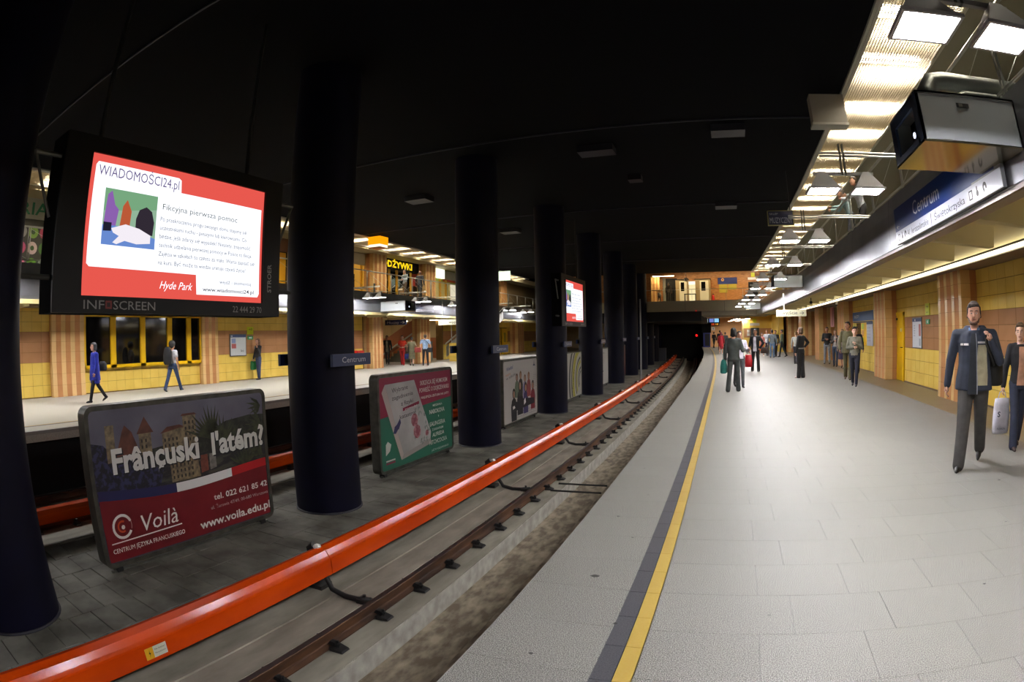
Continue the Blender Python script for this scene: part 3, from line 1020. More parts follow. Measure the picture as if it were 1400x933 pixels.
# ---------------------------------------------------------------- louvred light ceilings
def louvre(x0, x1, y0, y1, z, cell=.055):
    s = 1 if x1 > x0 else -1
    a, b = min(x0, x1), max(x0, x1)
    t = struct('ceiling', MB().strip([(a, z + .3), (a, z + .34), (b, z + .34), (b, z + .3)], y0, y1), mat('louvre_tray', 'a39a84', rough=.7))
    MB().strip([(a - .001, z - .04), (a + .06, z - .04), (a + .06, z + .3), (a - .001, z + .3)], y0, y1).build('louvre_frame', WHITEM, t)
    MB().strip([(b - .05, z - .04), (b, z - .04), (b, z + .3), (b - .05, z + .3)], y0, y1).build('louvre_frame', WHITEM, t)
    lm = mat('louvre_metal', 'a3977f', rough=.5)
    g = MB()
    n = int((b - a - .12) / cell)
    for i in range(n + 1):
        x = a + .06 + i * cell
        g.strip([(x, z - .012), (x + .005, z - .012), (x + .005, z + .012), (x, z + .012)], y0, y1, 3)
    y = y0
    while y < y1:
        xx = bx(a, y)
        g.box(xx + .05, xx + b - a - .05, y, y + .006, z - .012, z + .012)
        y += cell
    stuff(g.build('louvre_grid', lm, t))
    return t


louvre(2.86, 4.4, 3.5, 44, 6.2)
louvre(-15.36, -16.9, 3.0, 44, 6.2)
NTH = ('first second third fourth fifth sixth seventh eighth ninth tenth eleventh twelfth thirteenth fourteenth fifteenth sixteenth seventeenth '
       'eighteenth nineteenth twentieth twenty-first twenty-second twenty-third twenty-fourth').split()
tube_o = MB()
tube_o.tube([(-.62, -.12, 0), (.62, -.12, 0)], .035, 8).tube([(-.62, .12, 0), (.62, .12, 0)], .035, 8)
tube_m = tube_o.mesh('lamp_tube', glow('fff6e4', TUBE))
base_m = MB().box(-.66, .66, -.2, .2, .05, .1).mesh('tube_batten', WHITEM)
for side, xc in ((1, 3.65), (-1, -16.1)):
    y = 4.25
    while y < 44:
        t = thing('fluorescent_light', 'fluorescent tube above the %s louvre strip, %s from the near end' % ('right' if side > 0 else 'far left', NTH[int((y - 4.25) / 1.72 + .5)]), 'light',
                  (bx(xc, y), y, 6.38), 0, 'fluorescent tubes above the %s louvre' % ('right' if side > 0 else 'left'))
        share('lamp_tube', tube_m, t, (0, 0, 0))
        share('tube_batten', base_m, t, (0, 0, 0))
        y += 1.72

# ---------------------------------------------------------------- right wall with tiles and striped pillars
RY0, RY1 = -6.0, 35.0
w_r = struct('wall_right', MB().strip([(5.915, 0), (5.915, 3.1), (6.3, 3.1), (6.3, 0)], RY0, 27.6), mat('tile_joint', '6b4f20', rough=.9))
ROWS = [(.03, .36, 'y'), (.36, .69, 'y'), (.69, 1.03, 'y'), (1.03, 1.33, 'b'), (1.33, 1.63, 'b'), (1.63, 1.93, 'b'), (1.93, 2.22, 'y'), (2.22, 2.51, 'y'), (2.51, 2.8, 'y')]
tmesh = {}


def tile_mesh(w, h, m, key, side=1):
    k = (round(w, 3), round(h, 3), key, side)
    if k not in tmesh:
        mb = MB()
        s = side
        a, b, t, c = w / 2, h / 2, .012, .003
        vs = [(0, -a, -b), (0, a, -b), (0, a, b), (0, -a, b), (-s * (t - c), -a, -b), (-s * (t - c), a, -b), (-s * (t - c), a, b), (-s * (t - c), -a, b),
              (-s * t, -a + c, -b + c), (-s * t, a - c, -b + c), (-s * t, a - c, b - c), (-s * t, -a + c, b - c)]
        mb.add(vs, [(0, 1, 5, 4), (1, 2, 6, 5), (2, 3, 7, 6), (3, 0, 4, 7), (4, 5, 9, 8), (5, 6, 10, 9), (6, 7, 11, 10), (7, 4, 8, 11), (8, 9, 10, 11)])
        tmesh[k] = mb.mesh('wall_tile', m)
    return tmesh[k]


def tile_wall(par, X, y0, y1, side, single_until=-99, holes=(), rows=ROWS, tw=.4, bend=True):
    """tiles on a wall plane at X facing -side; separate objects up to y = single_until, the rest joined"""
    far = {'y': MB(), 'b': MB()}
    n = 0
    for z0, z1, kd in rows:
        w0 = tw if kd == 'y' else tw * 2
        y = y0
        while y < y1 - .03:
            ya = y
            yb = min(y + w0, y1)
            y += w0
            zc = (z0 + z1) / 2
            if any(ya < hb - .02 and yb > ha + .02 and z0 < hz1 - .02 and z1 > hz0 + .02 for ha, hb, hz0, hz1 in holes):
                # cut the tile against the openings
                hit = [h_ for h_ in holes if ya < h_[1] - .02 and yb > h_[0] + .02 and z0 < h_[3] - .02 and z1 > h_[2] + .02][0]
                parts = []
                if ya < hit[0]:
                    parts.append((ya, hit[0], z0, z1))
                if yb > hit[1]:
                    parts.append((hit[1], yb, z0, z1))
                if z0 < hit[2]:
                    parts.append((max(ya, hit[0]), min(yb, hit[1]), z0, hit[2]))
                if z1 > hit[3]:
                    parts.append((max(ya, hit[0]), min(yb, hit[1]), hit[3], z1))
            else:
                parts = [(ya, yb, z0, z1)]
            for a, b, c, d in parts:
                w, h = b - a - .007, d - c - .007
                if w < .03 or h < .03:
                    continue
                me = tile_mesh(w, h, YWALL if kd == 'y' else BWALL, kd, side)
                px, py, pz = (bx(X, (a + b) / 2) if bend else X), (a + b) / 2, (c + d) / 2
                if py < single_until:
                    share('wall_tile', me, par, (px, py, pz))
                    n += 1
                else:
                    far[kd].add([(px + v.co.x, py + v.co.y, pz + v.co.z) for v in me.vertices], [tuple(p.vertices) for p in me.polygons])
    for kd, m_ in (('y', YWALL), ('b', BWALL)):
        if far[kd].v:
            stuff(far[kd].build('far_wall_tiles', m_, par))
    return n


tile_wall(w_r, 5.915, 5.0, 27.5, 1, 17.0, holes=((17.25, 18.2, 0, 2.1), (21.0, 24.9, .98, 2.32)))
MB().strip([(5.915, .03), (5.89, .03), (5.89, 0), (5.915, 0)], RY0, 27.6).build('plinth', BROWNP, w_r)


def pillar(cx, cy, w, d, side, n=7, top=2.8, idx=1, base=0.0):
    """striped tiled pillar; its face towards the tracks is folded in shallow ribs"""
    # local: face at x=0 towards -side
    core = MB().box(0 if side > 0 else -d, d if side > 0 else 0, -w / 2 + .012, w / 2 - .012, 0, top)
    t = struct('trim_%d' % idx, core, mat('tile_joint', '6b4f20', rough=.9))
    t.location = (cx, cy, base)
    sw = w / n
    zs = [0, .35, .69, 1.03, 1.33, 1.63, 1.93, 2.22, 2.51]
    zs = [v for v in zs if v < top - .1] + [top]
    meshes = {}
    for face in ('front', 'near', 'far'):
        cols_ = n if face == 'front' else max(2, int(d / sw + .5))
        for i in range(cols_):
            kd = 'l' if (i % 2 == 0) else 'r'
            m_ = LTILE if kd == 'l' else RTILE
            a = MB()
            for z0, z1 in zip(zs, zs[1:]):
                b = .002
                z0_, z1_ = z0 + b, z1 - b
                if face == 'front':
                    ya, yb = -w / 2 + i * sw + .002, -w / 2 + (i + 1) * sw - .002
                    o1, o2 = (.035, .01) if i % 2 == 0 else (.01, .035)
                    q = [(-side * o1, ya, z0_), (-side * o2, yb, z0_), (-side * o2, yb, z1_), (-side * o1, ya, z1_), (side * .01, ya, z0_), (side * .01, yb, z0_), (side * .01, yb, z1_), (side * .01, ya, z1_)]
                else:
                    sy = -1 if face == 'near' else 1
                    dw = d / cols_
                    xa, xb = side * i * dw, side * ((i + 1) * dw - .004)
                    yy = sy * w / 2
                    q = [(xa, yy, z0_), (xb, yy, z0_), (xb, yy, z1_), (xa, yy, z1_), (xa, yy - sy * .012, z0_), (xb, yy - sy * .012, z0_), (xb, yy - sy * .012, z1_), (xa, yy - sy * .012, z1_)]
                a.add(q, [(0, 1, 2, 3), (0, 4, 5, 1), (1, 5, 6, 2), (2, 6, 7, 3), (3, 7, 4, 0)])
            a.build('tile_column', m_, t)
    return t


k = 0
for cy in (-0.0, 6.25, 12.45, 18.85, 25.4, 31.6, 37.8, 44.0):
    k += 1
    pillar(bx(5.5, cy), cy, 1.55, .45 if cy < 26 else 1.1, 1, 7, 2.8, idx=k)

# yellow door in the wall between the first two pillars
dn = struct('door_1', MB().box(5.86, 5.915, 17.28, 17.36, 0, 2.08).box(5.86, 5.915, 18.12, 18.2, 0, 2.08).box(5.86, 5.915, 17.28, 18.2, 2.0, 2.1), YDOOR)
MB().box(5.885, 5.915, 17.36, 18.12, .01, 2.0).build('door_leaf', YDOOR, dn)
MB().tube([(5.885, 17.45, 1.02), (5.83, 17.45, 1.02), (5.83, 17.55, 1.02)], .012, 8).build('door_handle', IRON, dn)
MB().box(5.87, 5.885, 17.55, 17.63, 1.5, 1.6).build('door_notice', WHITE_S, dn)
MB().box(5.86, 5.89, 17.95, 18.1, 1.86, 1.93).build('door_closer', IRON, dn)
# things on the right wall
t = thing('timetable_board', 'white notice board with blue header beside the yellow door', 'board', (5.9, 16.0, 1.03), radians(-90))
MB().box(-.43, .43, -.02, .02, 0, .87).build('frame', STEEL, t)
art('sheet', rect(-.4, .4, .03, .75), flat('c9cdd2'), t, -.022)
art('header', rect(-.4, .4, .75, .84), flat('2c3c66'), t, -.022)
text('M', .08, .06, WHITE_S, t, -.2, .765, -.024, bold=.02)
for i in range(5):
    text('12 04', .14, .04, INK, t, -.3, .62 - i * .07, -.024)
art('red_map', rect(.18, .36, .35, .68), flat('a8605c'), t, -.024)
art('grey_map', rect(.2, .34, .08, .28), flat('9aa0a8'), t, -.024)
t = thing('exit_sign', 'bright yellow exit sign high on the wall left of the first striped pillar', 'sign', (5.88, 15.05, 1.94), radians(-90))
MB().box(-.17, .17, 0, .02, 0, .31).build('plate', mat('neon_yellow', 'd2dc14', rough=.4), t)
text('→', .16, .09, INK, t, -.08, .18, -.002)
text('wyjście', .2, .04, INK, t, -.1, .06, -.002)
t = thing('evacuation_sign', 'small green evacuation sign below the yellow exit sign', 'sign', (5.88, 15.05, 1.7), radians(-90))
MB().box(-.15, .15, 0, .02, 0, .13).build('plate', mat('evac_green', '2c8a48', rough=.4), t)
art('running_figure', [(-.03, .02), (0, .05), (.03, .02), (.04, .03), (.015, .07), (.04, .1), (-.01, .1), (-.04, .07)], WHITE_S, t, -.002)
# information window with blue header between pillars two and three
t = thing('information_window', 'yellow ticket window with blue banner behind the walking couple', 'window', (bx(5.88, 22.9), 22.9, .98), radians(-90))
MB().box(-1.95, 1.95, 0, .03, 0, 1.34).build('frame', YDOOR, t)
art('banner', rect(-1.9, 1.9, .95, 1.32), flat('47648f'), t, -.003)
art('banner_text_strip', rect(-1.7, 1.7, .88, .93), flat('20304a'), t, -.003)
text('BILETY', .9, .12, WHITE_S, t, -1.4, 1.08, -.004)
art('pane', rect(-1.0, -.2, .05, .86), GLASSD, t, -.003)
art('notice', rect(-.1, .3, .62, .84), flat('a9c23a'), t, -.004)
art('notice', rect(-.1, .3, .35, .58), flat('c08a50'), t, -.004)
art('notice', rect(-.1, .3, .08, .3), flat('9fae3c'), t, -.004)
art('notice', rect(-1.8, -1.1, .1, .84), flat('b8b04c'), t, -.004)
bd = MB().box(.9, 1.85, -.04, -.01, .0, .9).build('timetable', flat('b4b8c0'), t)
art('timetable_header', rect(.9, 1.85, .8, .9), flat('2c3c66'), t, -.042)
for i in range(5):
    text('6 21 36 51', .5, .045, flat('55535a'), t, 1.0, .65 - i * .12, -.043)
t = thing('waste_bin', 'white wall bin below the ticket window', 'bin', (5.6, 23.8, .35), radians(-90))
MB().box(-.25, .25, 0, .25, 0, .5).build('bin_body', WHITE_S, t)
MB().box(-.2, .2, -.01, 0, .36, .44).build('bin_mouth', INK, t)

# ---------------------------------------------------------------- beam, soffit and ribs above the right platform
b = struct('trim_20', MB().strip([(5.25, 2.8), (5.25, 2.95), (6.3, 2.95), (6.3, 2.8)], RY0, 44), BROWNP)
MB().strip([(5.2, 2.8), (5.25, 2.8), (5.25, 2.9), (5.2, 2.9)], RY0, 44).build('beam_edge', WHITEM, b)
MB().strip([(5.195, 2.905), (5.235, 2.905), (5.235, 2.935), (5.195, 2.935)], RY0, 44).build('cable_duct', IRON, b)
lt = MB().strip([(5.14, 2.825), (5.2, 2.82), (5.2, 2.875), (5.15, 2.88)], RY0, 44).build('glow_strip', glow('fff1d0', 3.2))  # glow added to the cream beam strip so the soffit is lit
tag(lt, 'long thin cream strip along the beam above the right hand pillars, glow added', 'light')
sf = struct('ceiling', MB().strip([(3.2, 3.12), (5.25, 3.12), (5.25, 2.95), (7.2, 2.95), (9.5, 3.0), (9.5, 3.6), (3.2, 3.6)], RY0, 44.3), CREAM)
MB().strip([(4.62, 3.12), (5.2, 2.93), (5.25, 2.93), (5.25, 3.12)], RY0, 44).build('sloping_panel', CREAM, sf)
ribs = MB()
y = -4.0
n_r = 0
while y < 43:
    y2 = 8.4 + 1.79 * round((y - 8.4) / 1.79)
    xa, xb = bx(3.2, y2), bx(4.62, y2)
    r = MB()
    r.add([(xa, y2 - .18, 3.12), (xb, y2 - .18, 3.12), (xb, y2 + .18, 3.12), (xa, y2 + .18, 3.12), (xa, y2 - .09, 2.88), (xb, y2 - .09, 2.79), (xb, y2 + .09, 2.79), (xa, y2 + .09, 2.88)],
          [(0, 1, 2, 3), (4, 7, 6, 5), (0, 4, 5, 1), (1, 5, 6, 2), (2, 6, 7, 3), (3, 7, 4, 0)])
    r.build('soffit_rib', CREAM, sf)
    y += 1.79
# fascia of brushed metal: convex panel with joints, slightly leaning
fs = struct('trim_21', MB().strip([(3.22, 2.85), (3.15, 2.86), (3.12, 2.9), (3.12, 3.2), (3.13, 3.5), (3.17, 3.78), (3.3, 3.8), (3.4, 3.6), (3.4, 2.85)], RY0, 44.3, 2.05), FASC)
MB().strip([(3.13, 2.84), (3.13, 2.9), (3.18, 2.9), (3.18, 2.84)], RY0, 44.3).build('lower_lip', mat('lip_metal', '77706a', rough=.4, metal=.5), fs)
y = .4
while y < 44:
    xx = bx(0, y)
    a = MB()
    a.add([(xx + x, yy, z) for yy in (y - .006, y + .006) for x, z in ((3.117, 2.9), (3.117, 3.2), (3.127, 3.5), (3.167, 3.78))], [(0, 1, 5, 4), (1, 2, 6, 5), (2, 3, 7, 6)])
    a.build('panel_joint', FASC_J, fs)
    y += 3.1

# station sign on the fascia
t = thing('station_sign', 'large blue Centrum sign with white direction strip on the right fascia', 'sign', (3.04, 7.1, 2.9), radians(-90))
MB().box(-1.98, 2.05, 0, .05, 0, .57).build('sign_board', mat('sign_edge', '8c9094', rough=.4), t)
art('blue_field', rect(-1.97, 1.25, .2, .57), BLUE_S, t, -.003)
art('blue_field', rect(1.25, 1.9, .22, .57), BLUE_S, t, -.003)
art('white_strip', rect(-1.97, 2.04, .01, .2), mat('strip_white', 'c8ccd8', rough=.3), t, -.003)
text('Centrum', 1.15, .21, WHITE_S, t, -.98, .29, -.006)
text('←', .14, .06, WHITE_S, t, -1.88, .24, -.006)
ik = mat('sign_text_grey', '33343c', rough=.5)
text('Al. Jerozolimskie', 1.0, .095, ik, t, -1.35, .05, -.006)
text('Świętokrzyska', 1.1, .095, ik, t, -.1, .05, -.006)
text('|', .02, .14, ik, t, -.24, .04, -.006)
for xx in (-1.85, 1.14):
    art('lift_symbol', rect(xx, xx + .11, .045, .15), ik, t, -.006)
    art('lift_symbol_door', rect(xx + .02, xx + .09, .06, .135), mat('strip_white', 'c8ccd8'), t, -.007)
for xx in (-1.66, 1.35):
    art('wheelchair_symbol', disc(xx + .04, .08, .035, 12), ik, t, -.006)
    art('wheelchair_symbol', [(xx + .02, .1), (xx + .05, .1), (xx + .05, .16), (xx + .02, .16)], ik, t, -.0065)
for xx in (-1.5, 1.55):
    art('phone_symbol', arc_band(xx + .05, .1, .02, .055, -30, 250, 12), ik, t, -.006)

# railing on top of the fascia
def railing(Xc, y0, y1, side, label, z0=3.78, pitch=2.05, off=0.0, infill=True):
    t = thing('gallery_railing', label, 'railing')
    hr = MB()
    ys = []
    y = y0
    while y < y1:
        ys.append(y)
        y += pitch
    n = MB()
    n.tube([(bx(Xc, yy), yy, 4.66) for yy in ys + [y1]], .026, 8)
    n.build('handrail', TUBEM, t)
    n = MB()
    n.tube([(bx(Xc, yy), yy, z0 + .1) for yy in ys + [y1]], .018, 6)
    n.build('lower_rail', TUBEM, t)
    pm_ = MB().tube([(0, -.035, z0 - .06), (0, -.035, 4.66)], .017, 6).tube([(0, .035, z0 - .06), (0, .035, 4.66)], .017, 6).mesh('post', TUBEM, True)
    for yy in ys:
        share('post', pm_, t, (bx(Xc, yy), yy, 0))
    if infill:
        wm = MB().tube([(0, .05, 4.6), (0, pitch - .05, z0 + .12)], .006, 5).mesh('tension_rod', TUBEM)
        for yy in ys[:-1]:
            share('tension_rod', wm, t, (bx(Xc, yy), yy, 0))
    return t


railing(3.25, 2.85, 44, 1, 'steel tube railing along the right gallery edge')

# lamp rails with pairs of pyramid lamps
hous = MB()
G4 = [(-.21, -.18), (.21, -.18), (.21, .18), (-.21, .18)]
hous.add([(x, y, 0) for x, y in G4] + [(x * .22, y * .22, .24) for x, y in G4] + [(x * .95, y * .95, .004) for x, y in G4] + [(x * .2, y * .2, .23) for x, y in G4],
         [(0, 1, 5, 4), (1, 2, 6, 5), (2, 3, 7, 6), (3, 0, 4, 7), (4, 5, 6, 7), (8, 9, 13, 12), (9, 10, 14, 13), (10, 11, 15, 14), (11, 8, 12, 15), (0, 1, 9, 8), (1, 2, 10, 9), (2, 3, 11, 10), (3, 0, 8, 11)])
hous_m = hous.mesh('lamp_housing', mat('lamp_white', 'a9a8a8', rough=.5))
glass_m = MB().add([(x * k, y * k, z) for x, y in G4 for k, z in ((.87, .01), (.86, -.012))][0:8], [(0, 2, 3, 1), (2, 4, 5, 3), (4, 6, 7, 5), (6, 0, 1, 7), (1, 3, 5, 7), (0, 2, 4, 6)]).mesh('lamp_glass', glow('f6f4f8', LAMP))
rim_m = MB()
for a_, b_, c_, d_ in ((-.22, .22, -.19, -.165), (-.22, .22, .165, .19), (-.22, -.195, -.165, .165), (.195, .22, -.165, .165)):
    rim_m.box(a_, b_, c_, d_, -.012, .012)
rim_m = rim_m.mesh('lamp_rim', mat('lamp_rim', 'c9c8cc', rough=.3))


def lamp_pair(xc, y, z, side, label, group, armto, n=1):
    """a cross tube from the gallery edge, a drop pole and two pyramid lamps"""
    t = thing('lamp_rail', label, 'lamp', (bx(xc, y), y, z), 0, group)
    s = side
    a = MB()
    for zz in (.46, .5):
        a.tube([(-s * .3, 0, zz), (s * armto, 0, zz)], .018, 8)
    a.build('cross_tube', TUBEM, t)
    MB().box(-.03, -.01, -.03, .03, .2, .62).box(.02, .04, -.03, .03, .2, .62).build('drop_pole', STEEL, t)
    MB().box(-.42, .42, -.02, .02, .2, .24).build('lamp_bar', mat('lamp_white', 'a9a8a8'), t)
    for d in (-.31, .31):
        h = share('lamp_housing', hous_m, t, (d, 0, 0))
        g = share('lamp_glass', glass_m, h, (0, 0, 0))
        share('lamp_rim', rim_m, h, (0, 0, 0))
    return t


ORD = ['nearest', 'second', 'third', 'fourth', 'fifth', 'sixth', 'seventh', 'eighth', 'ninth', 'tenth', 'eleventh']
LY = [-9.4 + 4.1 * k for k in range(13)]
LY = [v for v in LY if v > -6]
k = 0
for y in LY:
    y += .1
    vis = y > 2
    xc = 1.76 if y < 5 else 1.72
    lamp_pair(xc, y if y > 4 else y - .1, 3.3, 1, ('pair of white pyramid lamps on a cross tube, %s over the right platform' % ORD[k]) if vis else
              'pair of pyramid lamps over the right platform behind the viewer, %s' % NTH[int(y + 6) // 4], 'pyramid lamp pairs over the right platform', 1.5)
    if vis:
        k += 1
    else:
        h_ = h_ + 1 if 'h_' in globals() else 1
k = h_ = 0
for y in [8.1 + 4.08 * i for i in range(-3, 9)]:
    vis = 15 < y
    lamp_pair(-14.35, y, 3.3, -1, ('pair of pyramid lamps over the far platform, %s seen between the columns' % ORD[k]) if vis else
              'pair of pyramid lamps over the far platform hidden behind the big screen, %s' % NTH[h_], 'pyramid lamp pairs over the far platform', 1.3)
    if vis:
        k += 1
    else:
        h_ = h_ + 1 if 'h_' in globals() else 1
# ---------------------------------------------------------------- projector cabinets hanging from the fascias
def projector(x0, x1, y, z, label, side=1, group='projector cabinets on the gallery fascias'):
    """silver case open towards the tracks (-side x), a lens glowing inside"""
    t = thing('projector_cabinet', label, 'projector', (0, y, z), 0, group)
    a, b = x0, x1
    s = side
    silver = mat('cabinet_silver', 'dfe7ea', rough=.4)
    c = MB()
    lo, hi = min(a, b), max(a, b)
    c.box(lo, hi, 0, .02, 0, .47).box(lo, hi, .9, .92, 0, .47).box(lo, hi, 0, .92, .45, .47)
    c.box(b - .02 if b > a else b, b if b > a else b + .02, 0, .92, 0, .47)
    c.build('case', silver, t)
    MB().box(lo, hi, 0, .92, -.015, .01).build('bottom_plate', mat('polished_plate', 'b8ab88', rough=.12, metal=.9), t)
    fr = MB()
    xa, xb = (a, a + .03) if b > a else (a - .03, a)
    fr.box(xa, xb, 0, .16, 0, .47).box(xa, xb, .78, .92, 0, .47).box(xa, xb, .1, .8, .36, .47).box(xa, xb, .1, .8, 0, .06)
    fr.build('opening_frame', mat('frame_navy', '2c3850', rough=.4), t)
    MB().box(a + s * .25 - .01, a + s * .25 + .01, .02, .9, .02, .45).build('inner_panel', BLACKM, t)
    MB().tube([(a + s * .2, .48, .2), (a + s * .1, .48, .2)], .06, 12).build('lens_barrel', BLACKM, t)
    MB().tube([(a + s * .1, .48, .2), (a + s * .095, .48, .2)], .03, 12).build('lens', glow('d8e4ff', 3.0), t)
    lk = MB().box(a + s * .5 - .07, a + s * .5 + .07, -.006, .0, .33, .37)
    lk.build('latch_recess', INK, t)
    MB().box(a + s * .5 - .045, a + s * .5 - .005, -.012, -.004, .335, .365).build('latch', TUBEM, t)
    MB().box(lo, hi, -.004, 0, .44, .445).build('lid_seam', STEEL, t)
    for k in (.25, .65):
        MB().box(a + s * k - .05, a + s * k + .05, -.01, .0, .0, .012).build('hinge', TUBEM, t)
    return t


projector(1.95, 3.1, 4.57, 3.15, 'silver projector cabinet with glowing lens, nearest one on the right')
projector(bx(1.95, 21.2), bx(3.1, 21.2), 21.2, 3.15, 'silver projector cabinet farther down the right fascia')
projector(bx(2.0, 41), bx(3.1, 41), 41, 3.15, 'silver projector cabinet far down near the bridge')
projector(-13.9, -15.35, 22.2, 2.78, 'grey projector cabinet on the far fascia between second and third columns', -1)
# ventilation hose above the nearest cabinet
h = MB()
h.tube([(2.3, 5.05, 3.62), (2.32, 5.1, 3.85), (2.42, 5.15, 3.98), (2.6, 5.18, 4.02), (2.9, 5.2, 4.02), (3.3, 5.2, 4.02), (4.2, 5.2, 4.02)], .1, 14)
o = h.build('exhaust_hose', mat('hose_grey', '6f726e', rough=.35, metal=.7), None, True)
tag(o, 'grey exhaust pipe with elbow above the nearest projector cabinet', 'pipe')
h = MB()
h.tube([(2.55, 5.1, 3.62), (2.62, 5.1, 3.78), (2.8, 5.12, 3.86), (3.2, 5.12, 3.86), (4.2, 5.12, 3.86)], .045, 10)
o = h.build('thin_hose', mat('hose_grey', '6f726e'), None, True)
tag(o, 'thinner grey pipe just below the large exhaust pipe', 'pipe')

# signs hanging over the right platform
t = thing('banner', 'narrow pink and red banner on the wall between the third and fourth pillars', 'banner', (bx(5.88, 29.2), 29.2, 1.75), radians(-90))
MB().box(-.5, .5, 0, .02, 0, 1.0).build('cloth', mat('banner_pink', 'c88a84', rough=.7), t)
art('red_pattern', [(-.1, .05), (.15, .05), (.35, .9), (.1, .95)], flat('8a3a3c'), t, -.003)
t = thing('music_shop_sign', 'small navy sign reading MUZYCZNY hanging left of the louvre strip', 'sign', (1.86, 16.45, 4.58), 0)
MB().box(-.4, .4, 0, .08, 0, .44).build('case', mat('sign_gilt', '8c8648', rough=.4), t)
art('face', rect(-.375, .375, .02, .42), NAVY_S, t, -.003)
text('SKLEP', .26, .06, mat('sign_silver', 'a8acba', rough=.5), t, -.34, .31, -.005)
text('MUZYCZNY', .68, .17, mat('sign_silver', 'a8acba'), t, -.34, .07, -.005)
MB().tube([(0.3, .04, .44), (.3, .04, 1.64)], .012, 6).build('hanger', IRON, t)
t = thing('exit_sign', 'long pale wyjście sign with arrow hanging over the right platform', 'sign', (2.95, 24.0, 2.17), 0)
MB().box(-.66, .66, 0, .08, 0, .27).build('case', CREAM_S, t)
text('wyjście', .68, .15, mat('sign_grey_text', '4a4a42', rough=.5), t, -.42, .08, -.004)
text('→', .2, .14, INK, t, .36, .07, -.004)
MB().box(-.35, -.3, .02, .06, .27, .96).build('hanger', WHITEM, t)
t = thing('ceiling_loudspeaker', 'pale square box hanging from the dark ceiling at the edge of the louvre', 'speaker', (2.42, 10.4, 5.45), 0)
MB().box(-.36, .36, 0, .3, 0, .62).build('case', mat('speaker_grey', 'a8a296', rough=.5), t)
MB().box(-.38, .38, -.02, .3, -.03, .02).build('rim', WHITEM, t)
t = thing('security_camera', 'small white security camera under the beam by the third pillar', 'camera', (bx(5.15, 25.5), 24.6, 2.66), 0)
MB().tube([(0, 0, .14), (0, 0, 0)], .055, 10).build('body', WHITE_S, t)
MB().ball((0, 0, -.01), .045, .045, .035, 8).build('dome', INK, t)
t = thing('security_camera', 'dark camera on the soffit above the wyjście sign', 'camera', (3.75, 23.5, 2.66), 0)
MB().tube([(0, 0, .47), (0, 0, .1)], .02, 6).build('stalk', IRON, t)
MB().ball((0, 0, .05), .07, .07, .06, 8).build('dome', INK, t)

# ---------------------------------------------------------------- right upper gallery
g = struct('floor', MB().strip([(3.3, 3.62), (9.0, 3.62), (9.0, 3.7), (3.3, 3.7)], RY0, 44.3), GREYP)
uw = struct('wall_right', MB().strip([(7.9, 3.7), (7.9, 6.3), (8.1, 6.3), (8.1, 3.7)], RY0, 50), GREYP)
struct('ceiling', MB().strip([(4.4, 6.2), (8.1, 6.2), (8.1, 6.4), (4.4, 6.4)], RY0, 50), mat('gallery_ceiling', '8c8778', rough=.7))
k = 30
for cy in (6.25, 12.45, 18.85, 25.4, 31.6, 37.8, 44.0):
    pillar(bx(7.2, cy), cy, 1.3, .7, 1, 7, 2.5, k, 3.7)
    k += 1
for i, (ya, yb) in enumerate(((7.2, 11.6), (13.4, 17.9), (19.8, 24.6), (26.3, 30.9), (32.5, 37))):
    yc, wv = (ya + yb) / 2, yb - ya
    t = thing('shop_front', 'dark glazed shop front on the right upper gallery, %s one' % ('nearest', 'second', 'third', 'fourth', 'fifth')[i], 'shop', (bx(7.85, yc), yc, 3.7), radians(-90))
    MB().box(-wv / 2, wv / 2, 0, .04, 0, 2.5).build('back_panel', mat('shop_dark', ('3a3128', '20242c', '4a3a28', '2a2a2a', '5a4630')[i], rough=.5), t)
    art('window', rect(-wv / 2 + .2, wv / 2 - 1.3, .1, 1.8), GLASSD, t, -.003)
    art('name_board', rect(-wv / 2 + .1, wv / 2 - .1, 1.95, 2.4), flat(('6a5a48', '7a3a2a', '2c4a6a', '8a7a2a', '6a2a2a')[i]), t, -.003)
    MB().box(wv / 2 - 1.15, wv / 2 - .3, -.03, 0, 0, 1.9).build('shop_door', mat('door_tan', '9a7a4a', rough=.4), t)
    for j in range(3):
        art('poster', rect(-wv / 2 + .4 + j * .8, -wv / 2 + .95 + j * .8, .6, 1.4), flat(('8a98a8', 'a84a3a', 'b8a048')[j]), t, -.006)

# ---------------------------------------------------------------- far (left) side wall
w_l = struct('wall_left', MB().box(-17.6, -17.15, NY0, 19.7, 0, 3.0), mat('tile_joint', '6b4f20'))
tile_wall(w_l, -17.15, 2.6, 19.2, -1, -99, holes=((7.72, 12.86, .78, 2.46),), bend=False, tw=.36)
WIN = [(7.84, 8.82), (9.04, 10.06), (10.27, 11.24), (11.45, 12.13), (12.33, 12.76)]
t = struct('window_1', MB().box(-17.14, -17.1, 7.72, 12.86, .78, 2.46), mat('window_back', '1c140c', rough=.5))
fr = MB()
edges = [7.72] + [v for w_ in WIN for v in w_] + [12.86]
for a, b_ in zip(edges[::2], edges[1::2]):
    fr.box(-17.1, -17.0, a, b_, .78, 2.46)
fr.box(-17.1, -17.0, 7.72, 12.86, .78, .88).box(-17.1, -17.0, 7.72, 12.86, 2.38, 2.46)
fr.build('window_frame', YDOOR, t)
for a, b_ in WIN:
    MB().box(-17.08, -17.06, a, b_, .88, 2.38).build('pane', GLASSD, t)
pillar(-16.95, 7.12, 1.25, .25, -1, 7, 2.8, idx=50)
pillar(-16.95, 13.2, .8, .25, -1, 5, 2.8, idx=51)
pillar(-16.95, 19.3, 1.2, .25, -1, 7, 2.8, idx=52)
pillar(-16.7, 23.9, .95, .55, -1, 6, 2.8, idx=53)
pillar(-16.9, 29.1, 1.25, .5, -1, 7, 2.8, idx=54)
